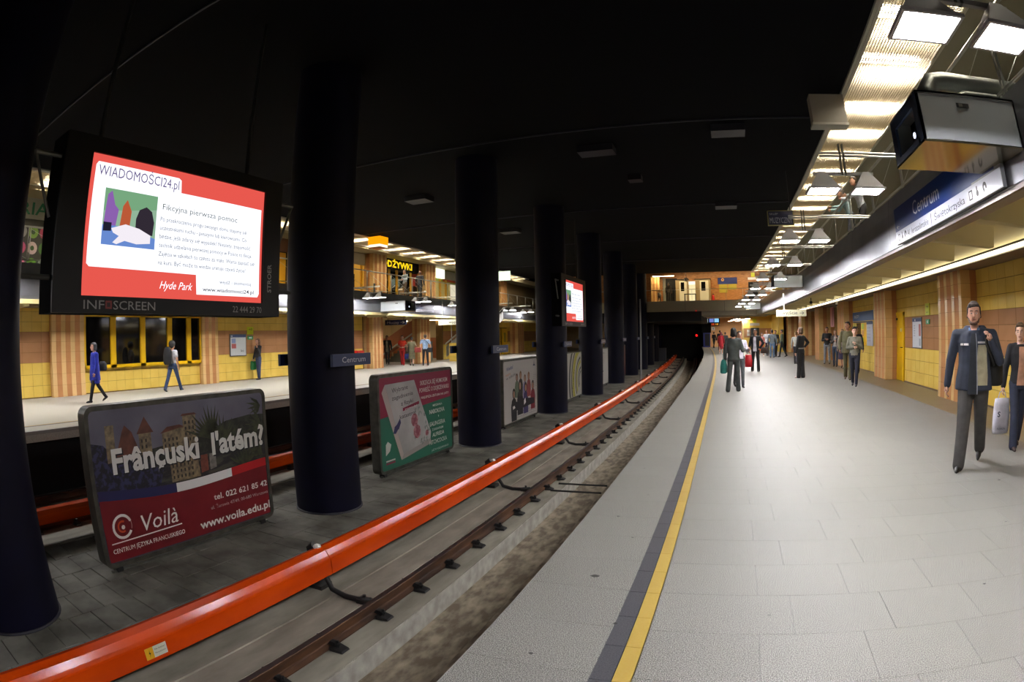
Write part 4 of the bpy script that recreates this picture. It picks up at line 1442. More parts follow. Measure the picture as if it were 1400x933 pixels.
w2 = struct('wall_left', MB().box(-17.6, -17.15, 19.7, 23.3, 0, 3.0), mat('tile_joint', '6b4f20'))
tile_wall(w2, -17.15, 19.9, 23.2, -1, -99, bend=False, tw=.36)
w3 = struct('wall_left', MB().box(-18.6, -18.1, 33.5, 62, 0, 3.0), mat('tile_joint', '6b4f20'))
tile_wall(w3, -18.1, 33.6, 61, -1, -99, holes=((42.0, 45.0, 0, 2.2),), bend=False)
pillar(-17.4, 46.5, 1.6, .7, -1, 7, 2.8, idx=55)
pillar(-17.4, 40.0, 1.6, .7, -1, 7, 2.8, idx=56)
for i, yy in enumerate((42.3, 43.8)):
    d = struct('door_%d' % (2 + i), MB().box(-18.1, -18.02, yy, yy + 1.15, 0, 2.15), YDOOR)
    MB().box(-18.02, -18.0, yy + .3, yy + .7, 1.0, 1.8).build('door_pane', mat('pane_warm', 'a89a50', rough=.2), d)
    MB().tube([(-17.99, yy + .95, 1.05), (-17.99, yy + 1.05, 1.05)], .02, 6).build('door_handle', IRON, d)
# board and signs on the far wall
t = thing('timetable_board', 'white notice board with blue header on the far wall left of the second column', 'board', (-17.12, 14.78, .95), radians(90))
MB().box(-.44, .44, -.02, .02, 0, .85).build('frame', STEEL, t)
art('sheet', rect(-.41, .41, .03, .82), flat('c2c6c4'), t, -.022)
art('header', rect(-.41, .41, .72, .82), flat('2c3c66'), t, -.023)
text('M', .07, .06, WHITE_S, t, -.38, .74, -.025)
art('red_map', rect(-.36, -.12, .3, .48), flat('b05a56'), t, -.024)
art('blue_map', rect(-.36, -.14, .5, .68), flat('7c8cb4'), t, -.024)
text('ki', .14, .1, INK, t, .14, .16, -.024)
t = thing('exit_sign', 'yellow exit sign on the far wall above the woman with the green bag', 'sign', (-17.1, 15.45, 1.78), radians(90))
MB().box(-.17, .17, 0, .02, 0, .3).build('plate', mat('neon_yellow', 'd2dc14'), t)
text('→0', .2, .09, INK, t, -.1, .16, -.003)
t = thing('evacuation_sign', 'small green sign under the yellow exit sign on the far wall', 'sign', (-17.1, 15.45, 1.58), radians(90))
MB().box(-.15, .15, 0, .02, 0, .14).build('plate', mat('evac_green', '2c8a48'), t)
art('arrow_mark', [(-.08, .04), (.04, .04), (.04, .02), (.1, .07), (.04, .12), (.04, .1), (-.08, .1)], WHITE_S, t, -.003)
t = thing('line_map', 'tall white and blue line map on the far wall beside the second column', 'board', (-17.11, 21.6, .85), radians(90))
MB().box(-.75, .75, -.02, .02, 0, 1.3).build('frame', STEEL, t)
art('sheet', rect(-.72, .72, .03, .85), flat('c6cad0'), t, -.022)
art('blue_top', rect(-.72, .72, .88, 1.27), flat('4f6f9a'), t, -.022)
t = thing('fire_hydrant_box', 'small red box on the far wall below the line map', 'box', (-16.95, 22.7, .62), radians(90))
MB().box(-.28, .28, -.05, .15, 0, .32).build('case', mat('red_box', 'b81c14', rough=.4), t)
art('white_mark', rect(.02, .16, .08, .2), WHITE_S, t, -.052)

# stair hall behind: pale back wall, brown dado, diagonal balustrade, escalators
bk = struct('wall_back', MB().box(-30, -18.7, 36.5, 37, 0, 3.0), mat('stair_wall', 'c9b48c', rough=.6))
struct('wall_back', MB().box(-24.5, -24.2, 23, 36.5, 0, 3.0), mat('stair_wall', 'c9b48c'))
MB().box(-24.2, -24.17, 23, 36.5, 0, 1.5).build('dado', mat('dado_brown', 'a5633c', rough=.5), bk)
MB().box(-24, -17, 36.44, 36.5, 0, 1.5).build('dado', mat('dado_brown', 'a5633c'), bk)
t = thing('staircase', 'staircase with brown balustrade rising behind the far platform', 'stairs', (0, 0, 0))
a = MB()
a.add([(-20.6, 30.0, 0.2), (-17.6, 30.0, 2.1), (-17.6, 30.0, 3.0), (-20.6, 30.0, 1.3), (-20.6, 30.2, 0.2), (-17.6, 30.2, 2.1), (-17.6, 30.2, 3.0), (-20.6, 30.2, 1.3)],
      [(0, 1, 2, 3), (7, 6, 5, 4), (0, 4, 5, 1), (1, 5, 6, 2), (2, 6, 7, 3), (3, 7, 4, 0)])
a.build('balustrade', mat('dado_brown', 'a5633c'), t)
MB().tube([(-20.7, 29.9, .35), (-17.6, 29.9, 2.15)], .05, 8).build('handrail', WHITEM, t)
for i in range(7):
    MB().box(-20.4 + i * .26, -20.4 + (i + 1) * .26, 30.25, 33, 0, .18 * (i + 1)).build('step', GREYP, t)
t = thing('escalator', 'escalator rising behind the low yellow wall right of the far pillars', 'escalator', (0, 0, 0))
for k_, dx in enumerate((0, 1.3)):
    a = MB()
    a.add([(-18.2 + dx, 34, .1), (-15.2 + dx, 34, 2.6), (-15.2 + dx, 34, 3.2), (-18.2 + dx, 34, .8), (-18.2 + dx, 34.1, .1), (-15.2 + dx, 34.1, 2.6), (-15.2 + dx, 34.1, 3.2), (-18.2 + dx, 34.1, .8)],
          [(0, 1, 2, 3), (7, 6, 5, 4), (0, 4, 5, 1), (1, 5, 6, 2), (2, 6, 7, 3), (3, 7, 4, 0)])
    a.build('side_panel', mat('escalator_grey', '8c8a84', rough=.3), t)
    MB().tube([(-18.3 + dx, 33.9, .9), (-15.2 + dx, 33.9, 3.2)], .05, 8).build('handrail', RUBBER if k_ else mat('rail_white', 'd8d4c8'), t)
t = thing('low_yellow_wall', 'low yellow tiled wall in front of the escalator', 'wall', (0, 0, 0))
MB().box(-16.6, -14.9, 31.6, 31.9, 0, 1.15).build('wall_body', mat('tile_joint', '6b4f20'), t)
for i in range(5):
    for j in range(4):
        MB().box(-16.6 + i * .34 + .004, -16.6 + (i + 1) * .34 - .004, 31.588, 31.6, j * .2875 + .004, (j + 1) * .2875 - .004).build('wall_tile', YWALL, t)
for xx in (-16.5, -15.9, -15.3):
    MB().tube([(xx, 31.75, 1.15), (xx, 31.75, 2.75)], .03, 6).build('post', TUBEM, t)

for i, (xx, yy) in enumerate(((-21.5, 28.5), (-19, 33.5), (-22, 34))):  # unseen light panels added to brighten the stair hall
    t = thing('added_hall_light', 'added ceiling light of the stair hall behind the far platform, ' + ('left', 'middle', 'right')[i] + ' one', 'light', (xx, yy, 2.66), 0, 'added ceiling lights of the stair hall')
    MB().box(-.8, .8, -.12, .12, 0, .03).build('light_panel', glow('ffedcc', 16), t)
    MB().box(-.85, .85, -.16, .16, .03, .08).build('tray', WHITEM, t)

# soffit, fascia, railing and shops of the far gallery
struct('trim_22', MB().box(-17.2, -16.6, NY0, 44, 2.62, 2.72), BROWNP)
sf2 = struct('ceiling', MB().box(-30, -15.4, NY0, 62, 2.74, 3.5), CREAM)
for i in range(25):
    yy = 1.5 + i * 1.79
    MB().box(-16.6, -15.45, yy - .1, yy + .1, 2.56, 2.75).build('soffit_rib', CREAM, sf2)
MB().box(-15.45, -15.35, NY0, 44.3, 2.62, 2.74).build('soffit_edge', mat('soffit_edge', 'd9c98c', rough=.6), sf2)
fs2 = struct('trim_23', MB().prism([(-15.42, 2.73), (-15.35, 2.74), (-15.3, 2.82), (-15.28, 3.1), (-15.3, 3.4), (-15.36, 3.68), (-15.5, 3.7), (-15.6, 3.6), (-15.6, 2.73)], NY0, 62), FASC)
for i in range(15):
    yy = .6 + i * 3.1
    MB().box(-15.31, -15.276, yy - .006, yy + .006, 2.82, 3.45).build('panel_joint', FASC_J, fs2)
struct('floor', MB().box(-24, -15.5, NY0, 62, 3.55, 3.66), GREYP)
railing(-15.5, 1.0, 60, -1, 'steel tube railing along the far gallery edge', 3.68, 2.04)
struct('wall_left', MB().box(-18.6, -18.1, NY0, 62, 3.66, 6.6), mat('gallery_wall', '8f7a58', rough=.6))
struct('trim_24', MB().box(-18.1, -16.9, NY0, 62, 6.05, 6.4), mat('gallery_beam', '96896a', rough=.6))
for i, cy in enumerate((7.6, 13.5, 19.3, 25.3, 30.9, 37.2, 43.0)):
    pillar(-17.5, cy, 1.35, .6, -1, 7, 2.39, 60 + i, 3.66)
SHOP = [(1.2, 6.9, 'f', '2c2c26', 'RIA'), (8.3, 12.8, 'g', '26262c', 'FOTO'), (14.2, 18.6, 'h', '2c2420', 'KSIĘGARNIA'), (20.0, 24.6, 'w', 'b07a34', ''),
        (26.0, 30.2, 'o', '16120c', 'ODŻYWKI'), (31.6, 36.5, 'y', '8a9a34', ''), (37.9, 42.3, 'p', '7a4a30', '')]
for i, (ya, yb, kd, bc, nm) in enumerate(SHOP):
    yc, wv = (ya + yb) / 2, yb - ya
    lab = {'f': 'flower shop front with green lettering seen left of the big screen', 'g': 'shop front of the far gallery hidden by the big screen', 'h': 'shop front of the far gallery behind the second column',
           'w': 'orange lit kiosk front with pale sign beside the second column', 'o': 'health food shop front with yellow doors and ODŻYWKI lettering',
           'y': 'yellow and green shop front with bright white sign above', 'p': 'tan shop front with brown poster, seen between third and fourth columns'}[kd]
    t = thing('shop_front', lab, 'shop', (-18.05, yc, 3.66), radians(90))
    h = wv / 2
    MB().box(-h, h, 0, .05, 0, 2.45).build('back_panel', mat('shop_' + kd, bc, rough=.5), t)
    fy = mat('shop_yellow_frame', 'd09a1c', rough=.4)
    if kd == 'o':
        MB().box(-h, h, -.12, 0, 1.82, 2.4).build('name_board', BLACKM, t)
        text('ODŻYWKI', wv * .78, .36, glow('ffd21c', 1.0), t, -h + .12, 1.93, -.125, bold=.04)
        for xx in (-.95, .95):
            MB().box(xx - .02, xx + .02, -.14, -.12, 1.8, 2.4).build('board_strut', STEEL, t)
        for xx in (-1.1, -.3, .55, 1.25):
            MB().box(xx - .1, xx + .1, -.06, 0, 0, 1.8).build('door_frame', fy, t)
        for xx in (-.7, .12, .9):
            MB().box(xx - .3, xx + .3, -.03, 0, .05, 1.7).build('door_pane', GLASSD, t)
            MB().tube([(xx - .2, -.06, .7), (xx + .2, -.06, .9)], .015, 6).build('push_bar', TUBEM, t)
        art('red_poster', rect(-2.05, -1.3, 1.1, 1.75), flat('8a1c14'), t, -.02)
        art('white_notice', rect(-1.95, -1.6, .9, 1.2), flat('b8c4c8'), t, -.025)
        art('red_poster', rect(1.4, 2.05, 1.0, 1.75), flat('a02818'), t, -.02)
        MB().box(-2.1, -1.2, -.02, 0, .05, 1.1).build('display_window', GLASSD, t)
        MB().box(1.38, 2.05, -.02, 0, .05, 1.0).build('display_window', GLASSD, t)
    elif kd == 'f':
        MB().box(-h, h, -.12, 0, 1.75, 2.42).build('name_board', mat('board_grey', 'a9aca8', rough=.5), t)
        text('RIA', 1.15, .4, mat('letters_green', '1c7a5c', rough=.5), t, h - 1.5, 1.87, -.125, bold=.01)
        MB().box(h - 1.62, h - 1.5, -.1, 0, 0, 1.75).build('door_frame', fy, t)
        MB().box(-h, h - 1.62, -.03, 0, .05, 1.7).build('display_window', GLASSD, t)
        random.seed(4)
        for j in range(9):
            cxx, czz = h - 1.3 + (j % 3) * .45, .35 + (j // 3) * .5
            art('flower_bunch', disc(cxx, czz, .2, 14), flat(['b05a78', '5a8a2c', '8c9a90', 'a8406a', 'c0a8a8', '3c6a28', '8a8a8a', '7aa040', 'b03c60'][j]), t, -.01 - j * .0004)
            art('flower_heart', disc(cxx, czz, .08, 8), flat(['d8a8b8', '2c4a1c', 'c04a5a'][j % 3]), t, -.015 - j * .0004)
    elif kd == 'w':
        art('glow_wall', rect(-h, h, 0, 1.75), glow('d89a3c', .6), t, -.01)
        MB().box(h - 1.6, h - .1, -.15, 0, 1.75, 2.35).build('name_board', mat('board_white', 'c9c2ae', rough=.5), t)
        MB().box(-h, h - 1.7, -.15, 0, 1.75, 2.35).build('name_board', mat('board_white', 'c9c2ae'), t)
        MB().box(h - .35, h - .2, -.08, 0, 0, 1.75).build('door_frame', fy, t)
        MB().box(.6, 1.2, -.2, -.05, .0, 1.2).build('display_case', GLASSD, t)
        art('purple_sign', rect(h - 1.6, h - 1.3, 1.35, 1.7), glow('4a3cc8', .8), t, -.16)
    elif kd == 'y':
        MB().box(-h + .1, -h + 1.85, -.2, 0, 1.75, 2.35).build('light_box', glow('fbffe0', 1.5), t)
        MB().box(-h + 1.9, h, -.15, 0, 1.75, 2.3).build('name_board', mat('board_grey', 'a9aca8'), t)
        art('red_strip', rect(-h + 1.9, h, 1.6, 1.75), flat('b8401c'), t, -.02)
        for xx in (-h + .7, -h + 1.5, -h + 2.3):
            MB().box(xx - .12, xx + .12, -.06, 0, 0, 1.7).build('door_frame', fy, t)
            MB().box(xx + .14, xx + .66, -.03, 0, .1, 1.55).build('door_pane', mat('pane_pale', 'c8b87a', rough=.3), t)
        for j in range(6):
            art('coloured_label', rect(-h + .1, -h + .5, .15 + j * .25, .35 + j * .25), flat(['a8281c', 'c8b02c', '4a7a2c'][j % 3]), t, -.02)
        art('white_window', rect(-h + 2.9, h - .1, .1, 1.5), glow('f0e6c8', .7), t, -.02)
    else:
        MB().box(-h, h, -.1, 0, 1.8, 2.4).build('name_board', mat('shop_board_brown', '6a4a38', rough=.5), t)
        MB().box(-h + .3, h - 1.2, -.03, 0, .1, 1.7).build('display_window', GLASSD if kd in 'gh' else mat('poster_brown', 'a5623c', rough=.5), t)
        MB().box(h - 1.0, h - .15, -.05, 0, 0, 1.75).build('shop_door', fy, t)
        if nm:
            text(nm, wv * .6, .3, WHITE_S, t, -wv * .3, 1.95, -.105)
# lantern and lit exit box above the far gallery
t = thing('orange_lantern', 'glowing orange square lantern hanging at the edge of the far gallery ceiling', 'lamp', (-14.62, 21.0, 5.58))
MB().box(-.33, .33, -.33, .33, .14, .5).build('orange_shade', glow('ff9a08', 1.1), t)
MB().box(-.31, .31, -.31, .31, .02, .14).build('white_shade', glow('fff0d0', 1.3), t)
MB().box(-.33, .33, -.33, .33, 0, .02).build('bottom_frame', mat('lantern_frame', 'c86a10'), t)
MB().tube([(0, 0, .5), (0, 0, .65)], .02, 6).build('stem', IRON, t)
t = thing('lit_exit_box', 'small bright greenish white light box beside the third column', 'sign', (-13.8, 34.0, 5.12))
MB().box(-.4, .4, 0, .1, 0, .6).build('light_box', glow('eeffdc', 1.2), t)
MB().tube([(-.38, .05, .6), (-.38, .05, 1.1)], .02, 6).tube([(.0, .05, 0), (0, .05, -.3)], .015, 6).build('hanger', IRON, t)
# signs over the far platform
t = thing('direction_sign', 'navy Młociny direction sign with arrow over the far platform', 'sign', (-16.3, 25.0, 2.2))
MB().box(-.66, .66, 0, .06, 0, .27).build('case', NAVY_S, t)
text('Młociny', .75, .13, WHITE_S, t, -.52, .07, -.004)
text('→', .26, .16, WHITE_S, t, .32, .06, -.004)
MB().tube([(-.5, .03, .27), (-.5, .03, .55)], .012, 6).tube([(.5, .03, .27), (.5, .03, .55)], .012, 6).build('hanger', IRON, t)
t = thing('exit_sign', 'pale wyjście sign with left arrow beside the third column', 'sign', (-13.0, 25.0, 2.13))
MB().box(-.72, .72, 0, .06, 0, .27).build('case', CREAM_S, t)
text('←', .22, .13, INK, t, -.62, .07, -.004)
text('wyjście', .8, .12, mat('sign_grey_text', '77776a'), t, -.15, .08, -.004)
MB().tube([(-.5, .03, .27), (-.5, .03, 1.2), (-.5, .03, 1.25), (-2.4, .03, 1.25)], .012, 6).build('hanger', WHITEM, t)
t = thing('station_sign', 'navy station sign with white strip hanging on the far fascia', 'sign', (-15.22, 25.9, 2.86), radians(90))
MB().box(-1.35, 1.35, 0, .04, 0, .46).build('sign_board', mat('sign_edge', '8c9094'), t)
art('navy_field', rect(-1.34, 1.34, .14, .45), NAVY_S, t, -.003)
art('white_strip', rect(-1.34, 1.34, .01, .14), mat('strip_white', 'c8ccd8'), t, -.003)
text('Centrum', .8, .14, mat('sign_silver', 'a8acba'), t, -.9, .23, -.005)
text('Al. Jerozolimskie | Świętokrzyska', 2.2, .07, ik, t, -1.1, .04, -.005)

# ---------------------------------------------------------------- gallery bridge across the tracks
BY = 44.3
br = struct('floor', MB().box(-15.2, 3.6, BY, 50, 3.2, 4.02), mat('bridge_slab', 'aaa48e', rough=.7))
for xx in (-9.2, -6.1, -3.0, .1):
    MB().box(xx - .01, xx + .01, BY - .004, BY, 3.2, 4.02).build('panel_joint', FASC_J, br)
struct('ceiling', MB().box(-16, 8.1, BY + .1, 50, 6.85, 7.0), mat('bridge_ceiling', '9a9486'))
struct('trim_26', MB().box(-16, 3.0, BY, BY + .1, 6.22, 7.0), CEIL)
struct('ceiling', MB().box(-10.6, -1.74, BY + .05, 61.2, 2.45, 3.2), VOID).name = 'ceiling'
bw = struct('wall_back', MB().box(-15.2, 8.1, 49.0, 49.3, 4.02, 6.9), WOOD)
for j in range(10):
    MB().box(-15.2, 8.1, 48.985, 49.0, 4.05 + j * .26, 4.05 + (j + 1) * .26 - .012).build('wood_board', WOOD, bw)
t = thing('bridge_railing', 'thin steel railing with glass along the gallery bridge', 'railing')
MB().tube([(-15, BY + .1, 4.9), (3.0, BY + .1, 4.9)], .02, 6).build('handrail', TUBEM, t)
for j in range(14):
    xx = -14.6 + j * 1.35
    MB().tube([(xx, BY + .1, 4.02), (xx, BY + .1, 4.9)], .012, 6).build('post', TUBEM, t)
pillar(-6.1, 48.3, .7, .7, 1, 5, 2.28, 70, 4.02)
t = thing('dark_doorway', 'dark open doorway on the bridge behind the standing person', 'door', (-4.46, 48.92, 4.02))
MB().box(-.5, .5, 0, .05, 0, 2.2).build('opening', BLACKM, t)
MB().box(-.75, -.5, -.05, .05, 0, 2.25).build('grey_jamb', GREYP, t)
for i, (xa, xb) in enumerate(((-4.05, -2.95), (-2.35, -1.05))):
    t = thing('ticket_kiosk', 'pale kiosk with small window on the bridge, %s of two' % ('left' if i == 0 else 'right'), 'kiosk', ((xa + xb) / 2, 48.4, 4.02))
    h = (xb - xa) / 2
    MB().box(-h, h, 0, .5, 0, 2.0).build('cabin', mat('kiosk_tan', '8c7a58', rough=.5), t)
    MB().box(-h - .05, h + .05, -.05, .5, 2.0, 2.06).build('roof_edge', IRON, t)
    MB().box(-h * .4, h * .75, -.02, 0, .05, 1.9).build('panel', mat('kiosk_pale', 'c9c6b4', rough=.5), t)
    MB().box(-h * .2, h * .35, -.04, -.02, 1.05, 1.8).build('kiosk_window', GLASSD, t)
t = thing('lit_corridor', 'bright corridor opening between the two kiosks', 'opening', (-2.65, 48.9, 4.02))
MB().box(-.28, .28, 0, .05, 0, 1.85).build('lit_wall', glow('ffe9b0', .9), t)
MB().box(-.3, .3, -.05, 0, 1.62, 1.9).build('lit_header', glow('fff6dc', 1.1), t)
t = thing('cafe_table', 'small dark table on the bridge in front of the bright corridor', 'table', (-2.75, 47.2, 4.02))
MB().box(-.5, .5, -.3, .3, .68, .72).build('table_top', IRON, t)
for xx in (-.45, .45):
    for yy in (-.25, .25):
        MB().box(xx - .02, xx + .02, yy - .02, yy + .02, 0, .68).build('leg', IRON, t)
t = thing('fire_extinguisher', 'red fire extinguisher standing on the bridge right of the kiosks', 'extinguisher', (-.84, 48.7, 4.02))
MB().tube([(0, 0, 0), (0, 0, .55), (0, 0, .65), (0, 0, .72)], [.12, .12, .07, .04], 12).build('cylinder', mat('red_box', 'b81c14'), t, True)
MB().box(-.05, .08, -.03, .03, .72, .78).build('valve', IRON, t)
t = thing('notice_board', 'blue and yellow notice panel on the wood wall of the bridge', 'board', (.45, 48.93, 4.9))
MB().box(-.85, .85, 0, .04, .72, 1.28).build('blue_panel', mat('panel_blue', '1c2c70', rough=.4), t)
art('yellow_sheet', rect(-.75, -.03, 0, .72), flat('a89a34'), t, .0)
art('yellow_sheet', rect(.05, .78, .25, .72), flat('a89a34'), t, .0)
art('round_mark', disc(-.42, 1.1, .13), flat('d8a04a'), t, -.003)
art('round_mark_core', disc(-.42, 1.1, .06), flat('1c2c70'), t, -.004)
t = thing('exit_sign', 'yellow and white exit sign on the bridge wall above the right hand door', 'sign', (2.7, 48.9, 5.95))
MB().box(-.16, .16, 0, .03, .25, .6).build('yellow_plate', mat('neon_yellow', 'd2dc14'), t)
MB().box(-.45, .45, 0, .03, 0, .2).build('white_plate', WHITE_S, t)
t = thing('dark_doorway', 'dark door opening on the bridge below the yellow exit sign', 'door', (2.72, 48.92, 4.02))
MB().box(-.45, .45, 0, .05, 0, 1.75).build('opening', BLACKM, t)
t = thing('platform_number_sign', 'small white square sign on a rod above the kiosks', 'sign', (-2.95, 45.2, 5.6))
MB().box(-.14, .14, 0, .04, 0, .28).build('plate', WHITE_S, t)
text('1', .06, .16, INK, t, -.03, .06, -.003)
MB().tube([(0, .02, .28), (0, .02, 1.26)], .012, 6).build('rod', TUBEM, t)
for xx, yy, zz in ((-5.0, 47.6, 6.3), (-3.2, 47.2, 6.8), (-1.2, 47.2, 6.8), (.8, 47.2, 6.8), (2.6, 47.2, 6.8)):
    t = thing('bridge_ceiling_light', 'warm ceiling light above the gallery bridge, ' + {-5.0: 'visible bar at its left end', -3.2: 'over the kiosks', -1.2: 'over the fire extinguisher', .8: 'over the blue notice board', 2.6: 'over the door at the right end'}[xx], 'light', (xx, yy, zz), 0, 'ceiling lights above the gallery bridge')
    MB().box(-.9, .9, -.15, .15, 0, .008).build('light_panel', glow('ffe2b0', 30), t)
    MB().box(-.95, .95, -.2, .2, .008, .014).build('tray', WHITEM, t)

# ---------------------------------------------------------------- end of the hall: tunnel, end walls, screens
struct('wall_back', MB().box(-11, -1.75, 63.0, 63.4, -1.75, 3.4), VOID)
struct('wall_back', MB().box(-30, -11, 62.5, 63.0, 0, 3.2), mat('stair_wall', 'c9b48c'))
e1 = struct('wall_back', MB().box(-1.75, 9, 62.0, 62.5, 0, 3.4), PEACH)
struct('ceiling', MB().box(-1.8, 9, 50, 62.5, 3.05, 3.3), PEACH)
struct('trim_25', MB().box(-1.72, 3.8, 44.35, 50.0, 2.86, 3.2), mat('low_beam', '7b7464', rough=.6))
struct('wall_right', MB().box(4.4, 4.8, 44.5, 62.5, 0, 3.1), YWALL)
w5 = struct('wall_right', MB().box(1.75, 4.4, 51.2, 51.5, 0, 3.05), YWALL)
MB().box(1.75, 4.4, 51.17, 51.2, .0, 1.05).build('tile_panel', YWALL, w5)
MB().box(1.75, 4.4, 51.17, 51.2, 1.06, 1.86).build('tile_panel', BWALL, w5)
MB().box(1.75, 4.4, 51.17, 51.2, 1.87, 3.05).build('tile_panel', YWALL, w5)
MB().box(1.7, 1.85, 51.05, 51.25, 0, 3.05).build('corner_post', mat('corner_cream', 'd8c48c'), w5)
d = struct('door_4', MB().box(2.46, 3.25, 51.1, 51.2, 0, 1.9), mat('door_black', '171a1a', rough=.4))
MB().box(2.7, 3.0, 51.08, 51.1, .9, .98).build('green_light', glow('30c070', .6), d)
t = thing('exit_sign', 'yellow and white exit sign over the dark door at the end of the right platform', 'sign', (2.83, 51.05, 2.1))
MB().box(-.45, .45, 0, .04, 0, .22).build('white_plate', WHITE_S, t)
MB().box(-.17, .17, 0, .04, .27, .62).build('yellow_plate', mat('neon_yellow', 'd2dc14'), t)
t = thing('white_notice', 'two small white notices on the yellow wall left of the dark door', 'sign', (2.25, 51.12, 1.2))
MB().box(-.12, .12, 0, .02, 0, .25).build('notice', WHITE_S, t)
MB().box(-.1, .12, 0, .02, .3, .55).build('notice', WHITE_S, t)
t = thing('driver_cabinet', 'blue cabinet with dark panel at the far end of the platform edge', 'cabinet', (-1.86, 61.38, 0))
MB().box(-.4, .38, 0, .5, 0, 1.52).build('case', mat('cabinet_blue', '28307c', rough=.4), t)
MB().box(-.2, .3, -.02, 0, .15, 1.4).build('door', mat('cabinet_dark', '14161e', rough=.3), t)
struct('wall_back', MB().box(-2.4, -1.4, 61.9, 62.6, 1.52, 3.1), VOID)
t = thing('platform_monitor', 'group of three lit monitors in a dark case above the end of the platform', 'screen', (-1.3, 61.4, 2.6))
MB().box(-1.0, .9, 0, .4, -.1, .45).build('case', BLACKM, t)
for j, (xa, xb, c_) in enumerate(((-.82, -.42, 'cfeef2'), (-.25, .22, '6a78b8'), (.3, .78, '8cc8f0'))):
    art('display', rect(xa, xb, .03, .42), glow(c_, 1.0), t, -.004)
t = thing('clock_display', 'red and amber departure clock under the monitors', 'clock', (-.94, 61.3, 2.28))
MB().box(-.46, .46, 0, .15, 0, .3).build('case', mat('clock_case', '2a0c08'), t)
text('5 35', .3, .16, glow('ff6030', 1.2), t, -.38, .07, -.004, bold=.02)
text('4 45', .3, .16, glow('ffb040', 1.2), t, .05, .07, -.004, bold=.02)
t = thing('stop_marker', 'small white square marker under the departure clock', 'sign', (-1.15, 61.3, 1.78))
MB().box(-.18, .18, 0, .03, 0, .34).build('plate', WHITE_S, t)
text('4', .12, .2, INK, t, -.06, .07, -.003, bold=.02)
MB().tube([(0, .02, .34), (0, .02, .5)], .01, 6).build('rod', IRON, t)
t = thing('signal_lamp', 'red signal light glowing in the dark tunnel mouth', 'signal', (-3.04, 62.8, 1.15))
MB().box(-.17, .17, 0, .2, -.2, .42).build('case', BLACKM, t)
MB().tube([(0, .0, .1), (0, -.02, .1)], .12, 14).build('red_lens', glow('ff1c1c', 1.6), t)
t = thing('signal_lamp', 'tiny red light on the underside edge of the bridge', 'signal', (-2.15, 44.25, 3.22))
MB().box(-.04, .04, 0, .05, -.03, .05).build('red_lens', glow('ff2020', 1.0), t)
# white pole and grey cabinet between the distant columns
o = MB().tube([(-5.0, 33.7, -1.2), (-5.0, 33.7, 3.6)], .045, 8).build('white_pole', mat('pole_white', '8c8c8c', rough=.5))
tag(o, 'thin pale vertical pole beside the distant round columns', 'pole')
t = thing('signal_cabinet', 'grey box at the foot of the last round columns', 'cabinet', (bx(-5.3, 58), 57.5, -1.25))
MB().box(-.4, .4, 0, .6, 0, 1.3).build('case', mat('cabinet_grey', '34343a', rough=.5), t)
MB().box(-.34, .34, -.02, 0, .1, 1.2).build('door', mat('cabinet_grey2', '3c3c44', rough=.5), t)
# lamps under the bridge
glass2_m = MB().box(-.18, .18, -.15, .15, 0, .01).mesh('lamp_glass', glow('fdf2e0', 150))
k = 0
for yy in (47.0, 51.0, 55.0, 59.0):
    for xx in (.9, 1.7):
        t = thing('ceiling_lamp', 'bright square lamp under the bridge, %s one of the %s pair' % ('left' if xx < 1 else 'right', {47.0: 'nearest', 51.0: 'second', 55.0: 'third', 59.0: 'farthest'}[yy]), 'lamp', (bx(xx + .9, yy), yy, 2.66 if yy > 50 else 2.6), 0, 'lamps under the gallery bridge')
        share('lamp_housing', hous_m, t, (0, 0, .0))
        share('lamp_glass', glass2_m, t, (0, 0, 0))
        k += 1
# back of the hall behind the viewer
struct('wall_front', MB().box(-31, 10, NY0 - .3, NY0, -1.75, 6.7), mat('front_wall', '3c362c', rough=.7))
# ---------------------------------------------------------------- people
def remesh(mb, voxel, smooth=3):
    """one continuous skin around overlapping volumes"""
    me = bpy.data.meshes.new('tmp')
    me.from_pydata(mb.v, [], mb.f)
    o = bpy.data.objects.new('tmp', me)
    COL.objects.link(o)
    r = o.modifiers.new('r', 'REMESH')
    r.mode = 'VOXEL'
    r.voxel_size = voxel
    if smooth:
        s = o.modifiers.new('s', 'SMOOTH')
        s.factor = .5
        s.iterations = smooth
    dg = bpy.context.evaluated_depsgraph_get()
    out = bpy.data.meshes.new_from_object(o.evaluated_get(dg))
    bpy.data.objects.remove(o)
    bpy.data.meshes.remove(me)
    return out


def put(name, me, m, parent):
    me.materials.clear()
    me.materials.append(m)
    me.polygons.foreach_set('use_smooth', [True] * len(me.polygons))
    me.name = name
    o = bpy.data.objects.new(name, me)
    COL.objects.link(o)
    o.parent = parent
    return o


def cloth(c, pat=0):
    return mat('cloth_' + c, c, rough=.85, noise=.35, scale=9, col2=''.join('%02x' % int(int(c[i:i + 2], 16) * .78) for i in (0, 2, 4)), bump=.25)


SKIN = {'fair': 'c08f76', 'tan': 'a8755a', 'pale': 'cda48c'}


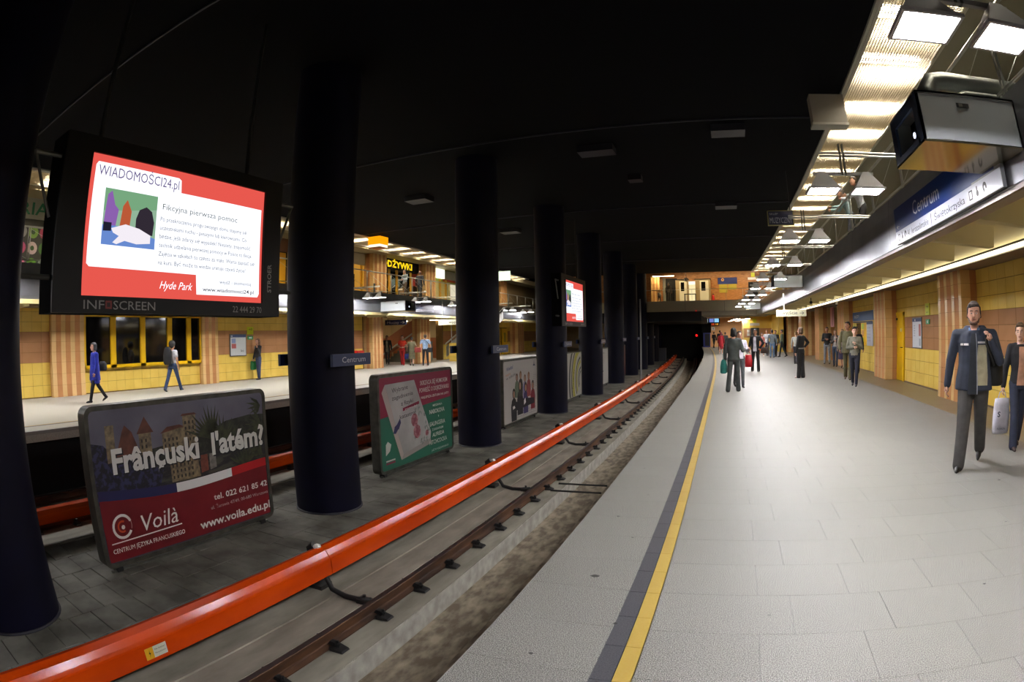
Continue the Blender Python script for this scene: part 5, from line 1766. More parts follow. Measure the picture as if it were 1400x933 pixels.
def person(label, x, y, face, H, *, z=0.0, skin='fair', top='333333', hem=.9, neck=1.46, coat=None, shirt=None, bottom='trousers', bc='22242c', flare=0.0, shoes='141414',
           hair='2a1c14', hs='short', legs=((12, 5, .0), (-14, 12, .0)), arms=None, sleeve='long', head=(0, 0), build=1.0, female=False, detail=0, lean=0, group=None, collar=None, belt=None, panels=(), legw=0.0):
    """face: direction (x, y) the body faces. legs: (forward swing, knee bend, outward) per side, left then right.
    arms: (upper direction, forearm direction) per side in body axes (x to the person's left... right = +x, y forward)."""
    rz = atan2(-face[0], face[1])
    t = thing('person', label, 'person', (x, y, z), rz, group)
    s = H / 1.75
    vx = .012 if detail else .017
    hipz = .92
    B = build
    sw = (.165 if female else .19) * B
    hipw = .09
    J = {}
    lowest = 9
    for i, sx in enumerate((-1, 1)):
        f, kb, outw = legs[i]
        a = radians(f)
        hip = Vector((sx * hipw, 0, hipz))
        knee = hip + Vector((sx * outw * .5, sin(a), -cos(a))) * .43
        b = radians(f - kb)
        ank = knee + Vector((sx * outw * .5, sin(b), -cos(b))) * .41
        pitch = radians(f - kb) if (f - kb) < -8 else 0
        J[i] = (hip, knee, ank, pitch)
        lowest = min(lowest, ank.z - .075)
    dz = -lowest
    off = Vector((0, 0, dz))
    ly = radians(lean)

    def up(p):
        """upper body leans forward about the hips"""
        p = Vector(p)
        h = p.z - hipz
        return Vector((p.x, p.y + h * sin(ly), hipz + h * cos(ly))) + off
    # default hanging arms
    if arms is None:
        arms = (((-.25, .12, -1), (-.08, .35, -1)), ((.25, -.12, -1), (.08, .05, -1)))
    A = {}
    for i, sx in enumerate((-1, 1)):
        sh = up((sx * sw, -.01, 1.405))
        u = Vector(arms[i][0]).normalized()
        f = Vector(arms[i][1]).normalized()
        el = sh + u * .29
        wr = el + f * .25
        A[i] = (sh, el, wr, f)
    # ---- body
    m = MB()
    bust = .02 if female else 0
    secs = [(.84, 0, 0, .13, .09), (.92, 0, 0, .155, .105), (1.0, 0, 0, .14, .095), (1.1, 0, .0, .125 * B, .088), (1.22, 0, .005, .14 * B, .1 + bust), (1.33, 0, 0, .16 * B, .1 + bust * .5), (1.41, 0, -.01, .15 * B, .085), (1.455, 0, -.012, .08, .065)]

    def torso(mb, z0, z1, inf, extra=None, n=16):
        ss = []
        for zz, cx, cy, rx, ry in secs:
            if z0 - .02 <= zz <= z1 + .02:
                ss.append((zz, cx, cy, rx + inf, ry + inf))
        lo = min(ss, key=lambda q: q[0])
        if z0 < lo[0] - .01:
            ss.insert(0, (z0, 0, 0, lo[3] + (extra or 0), lo[4] + (extra or 0)))
        k0 = len(mb.v)
        mb.loft(ss, n)
        for j in range(k0, len(mb.v)):
            mb.v[j] = tuple(up(mb.v[j]))
        return mb
    torso(m, .84, 1.46, 0)
    for i, sx in enumerate((-1, 1)):
        sh, el, wr, f = A[i]
        m.caps(up((sx * .08, -.01, 1.4)), sh, .052, .046, 10)
        m.caps(sh, el, .045, .037, 10)
        m.caps(el, wr, .038, .026, 10)
        palm = wr + f * .05
        m.caps(wr, palm, .026, .032, 8)
        hip, knee, ank, pt = J[i]
        m.caps(hip + off, knee + off, .082, .052, 12)
        m.caps(knee + off, ank + off, .05, .036, 12)
    # head and neck
    hc = up((0, .015, 1.62))
    ya, pa = radians(head[0]), radians(head[1])
    HR = Matrix.Rotation(ya, 3, 'Z') @ Matrix.Rotation(pa, 3, 'X')

    def hp(a, b, c):
        return hc + HR @ Vector((a, b, c))
    m.caps(up((0, -.012, 1.43)), up((0, .0, 1.56)), .052, .05, 12)
    k0 = len(m.v)
    m.loft([(-.118, 0, .042, .02, .02), (-.105, 0, .036, .04, .045), (-.075, 0, .022, .058, .07), (-.035, 0, .01, .067, .086), (.01, 0, .0, .073, .094), (.055, 0, -.004, .074, .096), (.09, 0, -.008, .062, .08), (.115, 0, -.01, .035, .045), (.122, 0, -.01, .01, .015)], 16)
    # nose, brow, chin, lips, ears
    m.caps((0, .096, .012), (0, .114, -.028), .009, .015, 8)
    m.caps((-.03, .084, .026), (.03, .084, .026), .012, .012, 8)
    m.ball((0, .077, -.1), .022, .018, .016, 8)
    m.caps((-.016, .088, -.062), (.016, .088, -.062), .009, .009, 6)
    for sx in (-1, 1):
        m.ball((sx * .076, -.004, -.012), .011, .02, .032, 8)
    for j in range(k0, len(m.v)):
        m.v[j] = tuple(hp(*m.v[j]))
    for j in range(len(m.v)):
        m.v[j] = tuple(Vector(m.v[j]) * s)
    me = remesh(m, (.0085 if detail else .014) * s, 2 if detail else 1)
    # fingers, joined into the same skin mesh
    fm = MB()
    for i, sx in enumerate((-1, 1)):
        sh, el, wr, f = A[i]
        side = f.cross(Vector((0, 1, 0)) if abs(f.y) < .8 else Vector((0, 0, 1))).normalized()
        inn = Vector((-sx, 0, 0)) - f * Vector((-sx, 0, 0)).dot(f)
        inn = inn.normalized() if inn.length > .2 else side
        acr = f.cross(inn).normalized()
        palm = wr + f * .055
        for j, (o_, L) in enumerate(((-.024, .062), (-.008, .072), (.008, .068), (.023, .054))):
            b0 = palm + acr * o_ + f * .012
            b1 = b0 + (f * .9 + inn * .25).normalized() * L * .5
            b2 = b1 + (f * .45 + inn * .8).normalized() * L * .5
            fm.tube([b0 * s, b1 * s, b2 * s], [.0095 * s, .0085 * s, .0065 * s], 6)
        th = acr * (-1 if (acr.y > 0) != (f.z < -.5) else 1)
        th = acr if acr.y > 0 else -acr
        b0 = wr + f * .02 + th * .022
        b1 = b0 + (f * .6 + th * .6 + inn * .3).normalized() * .035
        b2 = b1 + (f * .9 + inn * .5).normalized() * .03
        fm.tube([b0 * s, b1 * s, b2 * s], [.011 * s, .0095 * s, .007 * s], 6)
    bm = bmesh.new()
    bm.from_mesh(me)
    tmp = fm.mesh('f', None)
    bm.from_mesh(tmp)
    bm.to_mesh(me)
    bm.free()
    bpy.data.meshes.remove(tmp)
    sk = mat('skin_' + skin, SKIN[skin], rough=.55, noise=.15, scale=20, col2=''.join('%02x' % int(int(SKIN[skin][i:i + 2], 16) * .93) for i in (0, 2, 4)))
    put('body', me, sk, t)
    # eyes, brows, mouth
    if head[1] < 90:
        fe = MB()
        for sx in (-1, 1):
            fe.add([tuple(hp(sx * .03 + .013 * cos(a), .0895 + (.004 if detail else .006), .002 + .007 * sin(a)) * s) for a in [k * pi / 4 for k in range(8)]], [tuple(range(8))])
        fe.build('eye', mat('eye_white', 'b0a49a', rough=.3), t)
        fe = MB()
        for sx in (-1, 1):
            fe.add([tuple(hp(sx * .03 + .0055 * cos(a), .0915 + (.004 if detail else .006), .002 + .0055 * sin(a)) * s) for a in [k * pi / 4 for k in range(8)]], [tuple(range(8))])
            fe.tube([hp(sx * .015, .099, .026) * s, hp(sx * .032, .098, .031) * s, hp(sx * .05, .088, .025) * s], .0042 * s, 5)
        fe.build('iris_and_brow', mat('iris', '201612', rough=.3), t)
        MB().tube([hp(-.024, .09, -.06) * s, hp(-.01, .098, -.06) * s, hp(.01, .098, -.06) * s, hp(.024, .09, -.06) * s], [.003 * s, .0058 * s, .0058 * s, .003 * s], 6).build('mouth', mat('lips', '8f5048', rough=.5), t)

    def fin(mb, v=None, sm=2):
        for j in range(len(mb.v)):
            mb.v[j] = tuple(Vector(mb.v[j]) * s)
        return remesh(mb, (v or vx) * s, sm)
    # ---- top garment
    tc = cloth(top)
    g = MB()
    inf = .016 if coat is None else .026
    Bf = 1 + (B - 1) * .6
    torso(g, hem, neck, inf, extra=.01 if hem > .8 else .02)
    if hem < .84 and not coat:
        pass
    for i, sx in enumerate((-1, 1)):
        sh, el, wr, f = A[i]
        g.caps(up((sx * .08, -.01, 1.403)), sh - Vector((sx * .004, 0, .004)), .062 + inf * .6, .056 + inf * .35, 10)
        if sleeve == 'short':
            g.caps(sh, sh + (el - sh) * .55, .056 + inf * .4, .055 + inf * .3, 10)
        else:
            g.caps(sh, el, .054 + inf * .4, .047 + inf * .4, 10)
            g.caps(el, wr - f * .01, .047 + inf * .4, .035 + inf * .4, 10)
    if coat == 'hood':
        g.caps(up((-.1, -.075, 1.455)), up((.1, -.075, 1.455)), .05, .05, 10)
        g.caps(up((-.1, -.06, 1.46)), up((-.055, .08, 1.42)), .04, .025, 8)
        g.caps(up((.1, -.06, 1.46)), up((.055, .08, 1.42)), .04, .025, 8)
    if coat == 'hood' or coat == 'anorak':
        g.loft([(hem, 0, 0, .21 * Bf, .155), (hem + .1, 0, 0, .205 * Bf, .15), (1.1, 0, 0, .178 * Bf, .135), (1.3, 0, 0, .18 * Bf, .128), (1.38, 0, -.005, .165 * Bf, .11)], 16)
        k0 = len(g.v) - 80
        for j in range(k0, len(g.v)):
            g.v[j] = tuple(up(g.v[j]))
    put('jacket' if coat else ('top' if female else 'shirt'), fin(g), tc, t)
    def prof(zz):
        L = [(hem, 0, 0, .21 * Bf, .158), (hem + .1, 0, 0, .205 * Bf, .153), (1.1, 0, 0, .178 * Bf, .14), (1.3, 0, 0, .18 * Bf, .14), (1.38, 0, -.005, .165 * Bf, .12), (1.45, 0, -.01, .1, .08)] if coat in ('hood', 'anorak') else \
            [(q_[0], q_[1], q_[2], q_[3] + inf, q_[4] + inf) for q_ in secs]
        for p0, p1 in zip(L, L[1:]):
            if zz <= p1[0]:
                k_ = max(0, min(1, (zz - p0[0]) / (p1[0] - p0[0])))
                return [p0[n_] + (p1[n_] - p0[n_]) * k_ for n_ in range(1, 5)]
        return L[-1][1:]

    def patch(name_, rows_, m_, lift=.008, th=.03):
        """a panel of cloth lying on the front of the torso; rows (z, angle from, angle to) in degrees, 90 = front"""
        q_ = MB()
        n_ = 8
        vs_ = []
        for d_ in (lift, lift - th):
            for zz, a0_, a1_ in rows_:
                cx, cy, rx, ry = prof(zz)
                for k_ in range(n_ + 1):
                    a_ = radians(a0_ + (a1_ - a0_) * k_ / n_)
                    vs_.append(tuple(up((cx + (rx + d_) * cos(a_), cy + (ry + d_) * sin(a_), zz)) * s))
        R_ = len(rows_)
        W_ = n_ + 1
        o_ = R_ * W_
        fs_ = []
        for r_ in range(R_ - 1):
            for k_ in range(n_):
                i_ = r_ * W_ + k_
                fs_ += [(i_, i_ + 1, i_ + W_ + 1, i_ + W_), (i_ + o_, i_ + o_ + W_, i_ + o_ + W_ + 1, i_ + o_ + 1)]
            for k_ in (0, n_):
                i_ = r_ * W_ + k_
                fs_.append((i_, i_ + W_, i_ + W_ + o_, i_ + o_))
        for k_ in range(n_):
            for r_ in (0, R_ - 1):
                i_ = r_ * W_ + k_
                fs_.append((i_, i_ + 1, i_ + 1 + o_, i_ + o_))
        q_.add(vs_, fs_)
        return autosmooth(q_.build(name_, m_, t))
    if shirt:
        w0_, w1_ = (14, 10) if coat == 'hood' else ((27, 15) if coat else (20, 20))
        zs_ = [hem - .03 + (1.42 - hem + .03) * k_ / 7 for k_ in range(8)]
        patch('shirt_front', [(zz, 90 - (w0_ + (w1_ - w0_) * k_ / 7), 90 + (w0_ + (w1_ - w0_) * k_ / 7)) for k_, zz in enumerate(zs_)], cloth(shirt))
        if coat == 'hood':
            patch('zip', [(zz, 90 + w0_ + (w1_ - w0_) * k_ / 7 - 1, 90 + w0_ + (w1_ - w0_) * k_ / 7 + 2) for k_, zz in enumerate(zs_)], cloth('8c8f96'), .009)
    for nm_, rw_, c_ in panels:
        patch(nm_, rw_, cloth(c_), .009)
    if collar:
        q = MB()
        for sx in (-1, 1):
            q.add([tuple(up(p) * s) for p in ((sx * .015, .09, 1.395), (sx * .07, .075, 1.40), (sx * .06, .04, 1.475), (sx * .04, .055, 1.475), (sx * .015, .1, 1.39), (sx * .072, .085, 1.395), (sx * .066, .045, 1.48), (sx * .045, .062, 1.48))],
                  [(0, 1, 2, 3), (4, 5, 6, 7), (0, 1, 5, 4), (1, 2, 6, 5), (2, 3, 7, 6), (3, 0, 4, 7)])
        q.build('collar', cloth(collar), t)
    # ---- bottoms
    g = MB()
    if bottom == 'skirt':
        g.loft([(.42 + dz, 0, 0, .21, .17), (.6 + dz, 0, 0, .2, .16), (.8 + dz, 0, 0, .185, .14), (.94 + dz, 0, 0, .165, .115), (1.02 + dz, 0, 0, .15, .105)], 16)
        put('skirt', fin(g), cloth(bc), t)
    elif bottom == 'dress':
        g.loft([(.5 + dz, 0, 0, .21, .17), (.8 + dz, 0, 0, .19, .14), (1.02 + dz, 0, 0, .155, .11)], 16)
        put('skirt', fin(g), cloth(top), t)
    else:
        g.loft([(.84 + dz, 0, 0, .15, .11), (.92 + dz, 0, 0, .17, .12), (1.02 + dz, 0, 0, .152, .108)], 16)
        for i in (0, 1):
            hip, knee, ank, pt = J[i]
            g.caps(hip + off, knee + off, .094 + legw, .066 + legw + flare * .1, 12)
            e = ank + off - (ank - knee).normalized() * (.0 if not flare else -.02)
            g.caps(knee + off, e, .066 + legw + flare * .1, .05 + legw + flare, 12)
        me = fin(g)
        put('trousers', me, cloth(bc), t)
    if belt:
        MB().loft([((1.0 + dz) * s, 0, 0, .165 * s, .12 * s), ((1.04 + dz) * s, 0, 0, .165 * s, .12 * s)], 16).build('belt', cloth(belt), t, True)
    # ---- shoes
    for i in (0, 1):
        hip, knee, ank, pt = J[i]
        a = ank + off
        q = MB()
        q.caps((0, -.03, -.04), (0, .1, -.05), .038, .036, 10)
        q.caps((0, .1, -.05), (0, .15, -.055), .036, .022, 10)
        q.caps((0, -.005, .01), (0, -.02, -.04), .04, .042, 10)
        R_ = Matrix.Rotation(pt * .8, 3, 'X')
        for j in range(len(q.v)):
            p = Vector(q.v[j])
            p.z = max(p.z, -.075)
            q.v[j] = tuple((a + R_ @ p) * s)
        put('shoe', remesh(q, .012 * s, 1), mat('shoe_' + shoes, shoes, rough=.4), t)
    # ---- hair
    if hs != 'bald':
        q = MB()
        if hs == 'afro':
            q.ball((0, -.03, .05), .125, .125, .125, 12)
            q.ball((0, -.05, -.0), .11, .1, .1, 12)
        else:
            q.loft([(.01, 0, -.04, .074, .066), (.045, 0, -.026, .08, .086), (.08, 0, -.016, .078, .094), (.11, 0, -.014, .058, .074), (.132, 0, -.018, .03, .036)], 14)
            q.ball((0, -.045, .0), .078, .065, .075, 12)
            q.caps((-.05, .068, .086), (.05, .068, .086), .018, .018, 8)
            for sx in (-1, 1):
                q.caps((sx * .072, .02, .05), (sx * .076, -.005, .01), .014, .01, 6)
            if hs == 'shag':
                for sx in (-1, 1):
                    q.caps((sx * .07, .015, .06), (sx * .078, -.005, -.035), .018, .014, 8)
                    q.caps((sx * .05, -.06, .0), (sx * .045, -.06, -.08), .032, .022, 8)
                q.caps((-.05, .08, .09), (.02, .088, .07), .016, .01, 8)
                q.caps((0, .08, .09), (.06, .078, .06), .016, .01, 8)
            if hs == 'bob':
                for sx in (-1, 1):
                    q.caps((sx * .06, .01, .05), (sx * .075, .0, -.085), .03, .026, 8)
                q.ball((0, -.055, -.05), .085, .05, .08, 12)
            if hs == 'long':
                for sx in (-1, 1):
                    q.caps((sx * .06, .01, .04), (sx * .078, .0, -.16), .026, .022, 8)
                    q.caps((sx * .04, -.06, .0), (sx * .05, -.075, -.26), .045, .03, 8)
            if hs == 'tail':
                for sx in (-1, 1):
                    q.caps((sx * .066, .02, .06), (sx * .074, -.02, -.02), .02, .018, 8)
                q.ball((0, -.06, -.03), .07, .05, .07, 12)
                q.caps((0, -.09, .02), (0, -.12, -.14), .028, .014, 8)
        for j in range(len(q.v)):
            q.v[j] = tuple(hp(*q.v[j]) * s)
        put('hair', remesh(q, (.009 if detail else .012) * s, 2), mat('hair_' + hair, hair, rough=.6, noise=.5, scale=40, col2=''.join('%02x' % int(int(hair[i:i + 2], 16) * .5) for i in (0, 2, 4)), bump=.4), t)
    t['_wr'] = [list((A[i][2] + A[i][3] * .07) * s) for i in (0, 1)]
    t['_sh'] = [list(A[i][0] * s) for i in (0, 1)]
    t['_hc'] = list(hc * s)
    return t


def loc_of(p, key, i):
    v = Vector(p[key][i])
    a = p.rotation_euler[2]
    return Vector(p.location) + Vector((v.x * cos(a) - v.y * sin(a), v.x * sin(a) + v.y * cos(a), v.z))


def hand(p, i):
    return loc_of(p, '_wr', i)


def bag(name, label, at, w, h, d, col, rz=0.0, handle=.12, kind='bag', flatbag=False):
    """soft bag hanging below the point at"""
    t = thing(name, label, kind, tuple(at), rz)
    q = MB()
    z = -handle
    q.loft([(z - h, 0, 0, w * .38, d * .4), (z - h * .93, 0, 0, w * .48, d * .55), (z - h * .5, 0, 0, w * .5, d * .55), (z - h * .15, 0, 0, w * .44, d * .42), (z, 0, 0, w * .36, d * .25)], 16)
    for j in range(len(q.v)):   # squarer plan
        x_, y_, z_ = q.v[j]
        q.v[j] = (max(-w * .42, min(w * .42, x_ * 1.15)), y_, z_)
    q.build('bag_body', cloth(col) if not flatbag else mat('plastic_' + col, col, rough=.35, noise=.25, scale=5, bump=.4), t, True)
    MB().tube([(-w * .25, 0, z - .01), (-w * .15, 0, z + handle * .8), (0, 0, z + handle), (w * .15, 0, z + handle * .8), (w * .25, 0, z - .01)], .007, 6).build('handle', cloth(col), t, True)
    return t


def strap(parent_bag, pts, col, r=.012):
    loc = Vector(parent_bag.location)
    rz = parent_bag.rotation_euler[2]
    M_ = Matrix.Rotation(-rz, 3, 'Z')
    MB().tube([M_ @ (Vector(p) - loc) for p in pts], r, 6).build('strap', cloth(col), parent_bag, True)


def hp3(p, x, y, z):
    """a point in a person's own axes (metres, x to their right, y ahead)"""
    a = p.rotation_euler[2]
    return Vector((p.location.x + x * cos(a) - y * sin(a), p.location.y + x * sin(a) + y * cos(a), p.location.z + z))


# near man: dark blue anorak with beige panel, one hand at his shoulder strap
man = person('tall bearded man in dark blue hooded jacket with beige panel walking in front', 3.08, 6.2, (-.52, -.85), 1.9, top='2b3140', coat='hood', hem=.84, shirt='23262c', neck=1.47,
             bc='45423f', shoes='121212', hair='3b2a1e', hs='shag', legs=((-20, 16, .02), (16, 2, 0)), detail=1, flare=.008,
             arms=(((-.34, .3, -.9), (.5, .5, 1.0)), ((.28, -.12, -1), (.12, .12, -1))), collar='4f6a8c', head=(6, 0), build=1.16, legw=.014,
             panels=(('beige_panel', [(.9, 104, 138), (1.0, 104, 142), (1.15, 104, 142), (1.27, 106, 140), (1.305, 108, 134)], 'a59c7d'), ('chest_stripe', [(1.32, 106, 136), (1.34, 106, 136)], 'd0ccc6'),
                     ('chest_stripe', [(1.3, 38, 52), (1.32, 38, 52)], 'd0ccc6'), ('chest_stripe', [(1.3, 56, 72), (1.32, 56, 72)], 'd0ccc6')))
q = MB()
for sx in (-1, 1):
    q.caps((sx * .062, .03, -.05), (sx * .03, .075, -.1), .014, .018, 8)
q.caps((-.03, .078, -.1), (.03, .078, -.1), .018, .018, 8)
q.caps((-.02, .095, -.047), (.02, .095, -.047), .006, .006, 6)
hc_ = Vector(man['_hc'])
for j in range(len(q.v)):
    q.v[j] = tuple(hc_ + Vector(q.v[j]) * 1.9 / 1.75)
put('beard', remesh(q, .009, 1), mat('beard', '5a4030', rough=.8, noise=.5, scale=60), man)
b = thing('shoulder_bag', 'dark bag hanging behind the tall man at his left side', 'bag', tuple(hp3(man, -.26, -.16, 1.12)), man.rotation_euler[2])
MB().loft([(-.2, 0, 0, .1, .13), (-.17, 0, 0, .12, .17), (0, 0, 0, .12, .18), (.15, 0, 0, .1, .16), (.2, 0, 0, .06, .12)], 14).build('bag_body', cloth('1c1a16'), b, True)
strap(b, [hp3(man, -.26, -.16, 1.3), hp3(man, -.2, -.06, 1.52), hp3(man, -.16, .06, 1.54), hp3(man, -.17, .15, 1.4), hp3(man, -.27, .05, 1.15)], '26241f', .018)

# near woman in black jacket with white plastic bag
wom = person('woman in black jacket, peach blouse and jeans with tied back hair', 4.3, 7.02, (-.25, -.95), 1.66, top='17161a', coat='open', shirt='c08f72', hem=.93, skin='pale',
             bc='2a3044', flare=.022, shoes='2a1c1a', hair='5a4228', hs='tail', legs=((-14, 10, 0), (14, 2, 0)), female=True, detail=1, collar='e3c6c8', head=(-22, -3),
             arms=(((-.35, .15, -1), (-.05, .9, .7)), ((.3, 0, -1), (.15, .12, -1))))
pb = bag('plastic_bag', 'white plastic carrier bag with dark print in the woman\'s hand', hand(wom, 1) + Vector((0, 0, .01)), .3, .46, .14, 'd4d2da', wom.rotation_euler[2] + .25 + pi, .1, flatbag=True)
text('FASHION', .14, .028, mat('bag_print', '2c3a4c', rough=.5), pb, -.1, -.5, -.083)
text('S', .05, .07, mat('bag_print', '2c3a4c'), pb, -.11, -.33, -.083, bold=.02)
b = bag('green_bag', 'light green shoulder bag behind the woman in black jacket', hp3(wom, -.3, -.05, 1.2), .26, .3, .14, '8aa870', wom.rotation_euler[2], .12)

# couple and others further down
girl = person('young woman in grey-green sweater and dark jeans walking with folded arms', 3.91, 16.23, (-.3, -.95), 1.68, top='7d7c6c', hem=.9, bc='262838', shoes='1c1c24', hair='1e1612', hs='tail', skin='pale',
              legs=((10, 2, -.05), (-12, 10, -.05)), female=True, arms=(((-.2, .1, -1), (.75, .6, .55)), ((.25, .1, -1), (-.9, .5, .1))), head=(10, -5))
person('bearded man in olive green suit walking with the young woman', 4.19, 18.4, (-.3, -.95), 1.86, top='6b6748', coat='anorak', hem=.8, bc='615d42', shoes='3a2a20', hair='2a1e16', hs='short', skin='tan',
       legs=((10, 4, 0), (-12, 10, 0)), arms=(((-.25, .05, -1), (.3, .5, -.6)), ((.3, .05, -1), (-.1, .5, -.9))), flare=.012, head=(-35, 0))
strapbag = bag('shoulder_bag', 'dark sling bag across the chest of the man in olive suit', (4.32, 18.22, 1.2), .28, .26, .12, '3a3428', .3, .1)
person('dark haired man in black jacket behind the young woman in grey-green', 5.2, 21.3, (-.2, -.97), 1.72, top='17171a', hem=.9, bc='3c3c38', hair='14110f', shoes='151515')
person('man in black cardigan and pale jeans standing arms crossed by the fourth pillar', 5.14, 27.3, (-.35, -.94), 1.74, top='151517', hem=.86, bc='8b9098', shoes='241c18', hair='2c2018',
       arms=(((-.2, .1, -1), (.9, .5, .25)), ((.2, .1, -1), (-.9, .5, .15))), legs=((0, 0, .1), (0, 0, .1)), skin='tan')
person('woman in dark vest and blue jeans beside the man with crossed arms', 5.16, 25.3, (-.4, -.9), 1.62, top='3c3430', hem=.98, bc='46546c', hair='5a4630', hs='long', shirt='c9c5c0', coat='open', female=True,
       arms=(((-.2, .2, -1), (.5, .4, 1)), ((.2, .1, -1), (-.7, .5, .3))), skin='pale', legs=((4, 2, 0), (-6, 4, 0)))
person('fair haired woman in purple skirt partly hidden behind the man in olive suit', 5.2, 23.9, (-.4, -.9), 1.64, top='9a8a80', hem=.95, bottom='skirt', bc='3a3350', hair='a88458', hs='long', female=True, skin='pale', shoes='2a1c1a')
blk = person('woman in black sweater and wide black trousers seen from behind with hand on hip', 2.7, 19.4, (-.75, .66), 1.7, top='131214', hem=.98, bc='1a191c', flare=.03, shoes='d8b8b4', hair='6b5038', hs='bob', female=True,
             arms=(((-.15, .1, -1), (-.05, .2, -1)), ((.75, -.25, -.7), (-.75, .15, -.6))), legs=((2, 0, 0), (-2, 2, .0)), belt='8a8684')
person('person in white shirt standing behind the woman in black', 3.6, 27.6, (.3, .95), 1.56, top='c9c6b8', hem=.95, bc='2c2c34', hair='a0764c', skin='fair')
grey = person('woman in dark grey suit with dark hair seen from behind near the yellow line', .26, 15.05, (.25, .97), 1.68, top='4a514f', hem=.88, coat='open', bc='434847', flare=.02, shoes='151515', hair='191614', hs='bob', female=True,
              legs=((-8, 8, .06), (9, 2, .06)), arms=(((-.25, .0, -1), (-.02, .25, -1)), ((.3, .1, -1), (.0, .9, .1))), build=1.08)
tb_ = bag('teal_bag', 'teal green shoulder bag at the left side of the woman in grey suit', hp3(grey, -.27, -.02, 1.12), .3, .36, .16, '2c8076', grey.rotation_euler[2] + pi / 2, .28)
person('pale person in white shirt mostly hidden in front of the woman in grey suit', .45, 16.3, (.2, -.97), 1.6, top='c3c0cc', hem=.9, bc='4a4e52', hair='4a4038', arms=(((-.2, .1, -1), (.0, .9, .3)), ((.2, .1, -1), (.1, .8, .5))))
rb = person('woman in black jacket and white blouse holding a red bag', 1.29, 22.8, (-.3, -.95), 1.68, top='121113', coat='open', shirt='c9c2cc', hem=.86, bc='151417', flare=.02, shoes='141414', hair='1c1512', hs='short', female=True, skin='tan',
            legs=((4, 0, .14), (-2, 2, .14)), arms=(((-.55, .0, -.8), (.5, .15, -.75)), ((.3, .0, -1), (.12, .1, -1))), build=1.05)
bag('red_bag', 'shiny red carrier bag held by the woman in black jacket', hand(rb, 1), .36, .48, .16, 'b8121e', rb.rotation_euler[2] + .2, .12, flatbag=True)
bag('brown_handbag', 'dark brown handbag under the arm of the woman with the red bag', hp3(rb, -.36, -.05, 1.15), .34, .24, .14, '3a2c26', rb.rotation_euler[2], .2)
person('woman in long red dress and coat walking away far along the platform', -.21, 41.5, (.1, 1), 1.6, top='a01420', hem=.6, bottom='skirt', bc='8a101c', hair='6a1420', hs='long', female=True, legs=((-14, 12, 0), (14, 2, 0)), shoes='c8b0a8', coat='anorak')
person('dark dressed man standing at the far end by the peach wall', -1.0, 57.0, (.5, .8), 1.62, top='16161a', bc='1c1c20', hair='1c1410', arms=(((-.2, .1, -1), (.0, .7, -.3)), ((.2, .0, -1), (.1, .1, -1))))
person('grey haired person in grey jacket beside the woman in red', .12, 46.0, (.1, 1), 1.58, top='6c7478', bc='22282c', hair='6b6258')
person('dark haired man behind the woman in red', -.35, 50.0, (0, 1), 1.75, top='2a2a30', bc='202026', hair='1c1410')
person('person in dark clothes far off near the peach wall', 1.0, 54.0, (0, 1), 1.6, top='4a3a34', bc='2a2a2e', hair='3a2418')
person('man in grey-blue shirt and light jeans standing with his back turned in the far group', 3.0, 34.6, (.1, 1), 1.68, top='7a8488', hem=.88, bc='6a86a8', hair='2c2420', build=1.1, hs='short', legs=((2, 0, .05), (0, 0, .05)))
person('man in black standing in the middle of the far group', 3.32, 35.8, (-.4, -.9), 1.66, top='141416', bc='17171c', hair='17110e')
person('man in grey-green shirt and dark trousers at the right of the far group', 3.72, 35.6, (-.8, .2), 1.7, top='6d7a68', bc='2a2e30', hair='1f1712', skin='tan')
person('tall fair haired man in white shirt behind the far group', 2.9, 37.5, (-.3, -.95), 1.7, top='c8cacc', bc='3a3e48', hair='a8875c')
person('small child figure in pink beside the far group', 2.5, 36.8, (.3, -.9), 1.5, top='c87a6c', hem=.9, bottom='skirt', bc='d8703c', hair='2a1c16', hs='long', female=True, shoes='d8c8c0')

# far platform
bl = person('man in long royal blue coat walking left on the far platform', -14.6, 7.0, (-.08, -1), 1.62, top='1c2a9c', hem=.58, neck=1.45, coat='anorak', bc='15151a', shoes='131316', hair='14131a', hs='bob', skin='fair',
            legs=((18, 4, 0), (-18, 18, 0)), arms=(((-.15, .1, -1), (-.05, .35, -1)), ((.15, -.1, -1), (.0, .25, -1))))
q = MB().loft([(.58, 0, 0, .2, .17), (.8, 0, 0, .19, .15), (1.0, 0, 0, .175, .135)], 16)
put('coat_skirt', remesh(q, .015, 2), cloth('1c2a9c'), bl)
b = thing('shoulder_bag', 'small black bag behind the man in the blue coat', 'bag', tuple(hp3(bl, .05, -.28, .95)), bl.rotation_euler[2])
MB().loft([(-.13, 0, 0, .06, .12), (-.1, 0, 0, .07, .15), (.05, 0, 0, .07, .14), (.12, 0, 0, .04, .08)], 12).build('bag_body', cloth('17171a'), b, True)
wh = person('person with round afro hair, white top and jeans striding on the far platform', -15.6, 10.5, (-.35, .94), 1.64, top='c7c6c8', hem=1.0, bc='35476a', flare=.012, shoes='17171a', hair='120f0e', hs='afro', skin='tan',
            legs=((-26, 6, .0), (24, 0, .0)), arms=(((-.2, -.15, -1), (.0, .1, -1)), ((.25, -.1, -1), (.05, .25, -1))), sleeve='short', female=True)
b = thing('backpack', 'black backpack on the person with afro hair', 'bag', tuple(hp3(wh, -.05, -.2, 1.12)), wh.rotation_euler[2])
MB().loft([(-.28, 0, -.02, .12, .07), (-.22, 0, -.04, .15, .1), (0, 0, -.04, .15, .11), (.2, 0, -.02, .13, .08), (.28, 0, 0, .08, .04)], 14).build('bag_body', cloth('141418'), b, True)
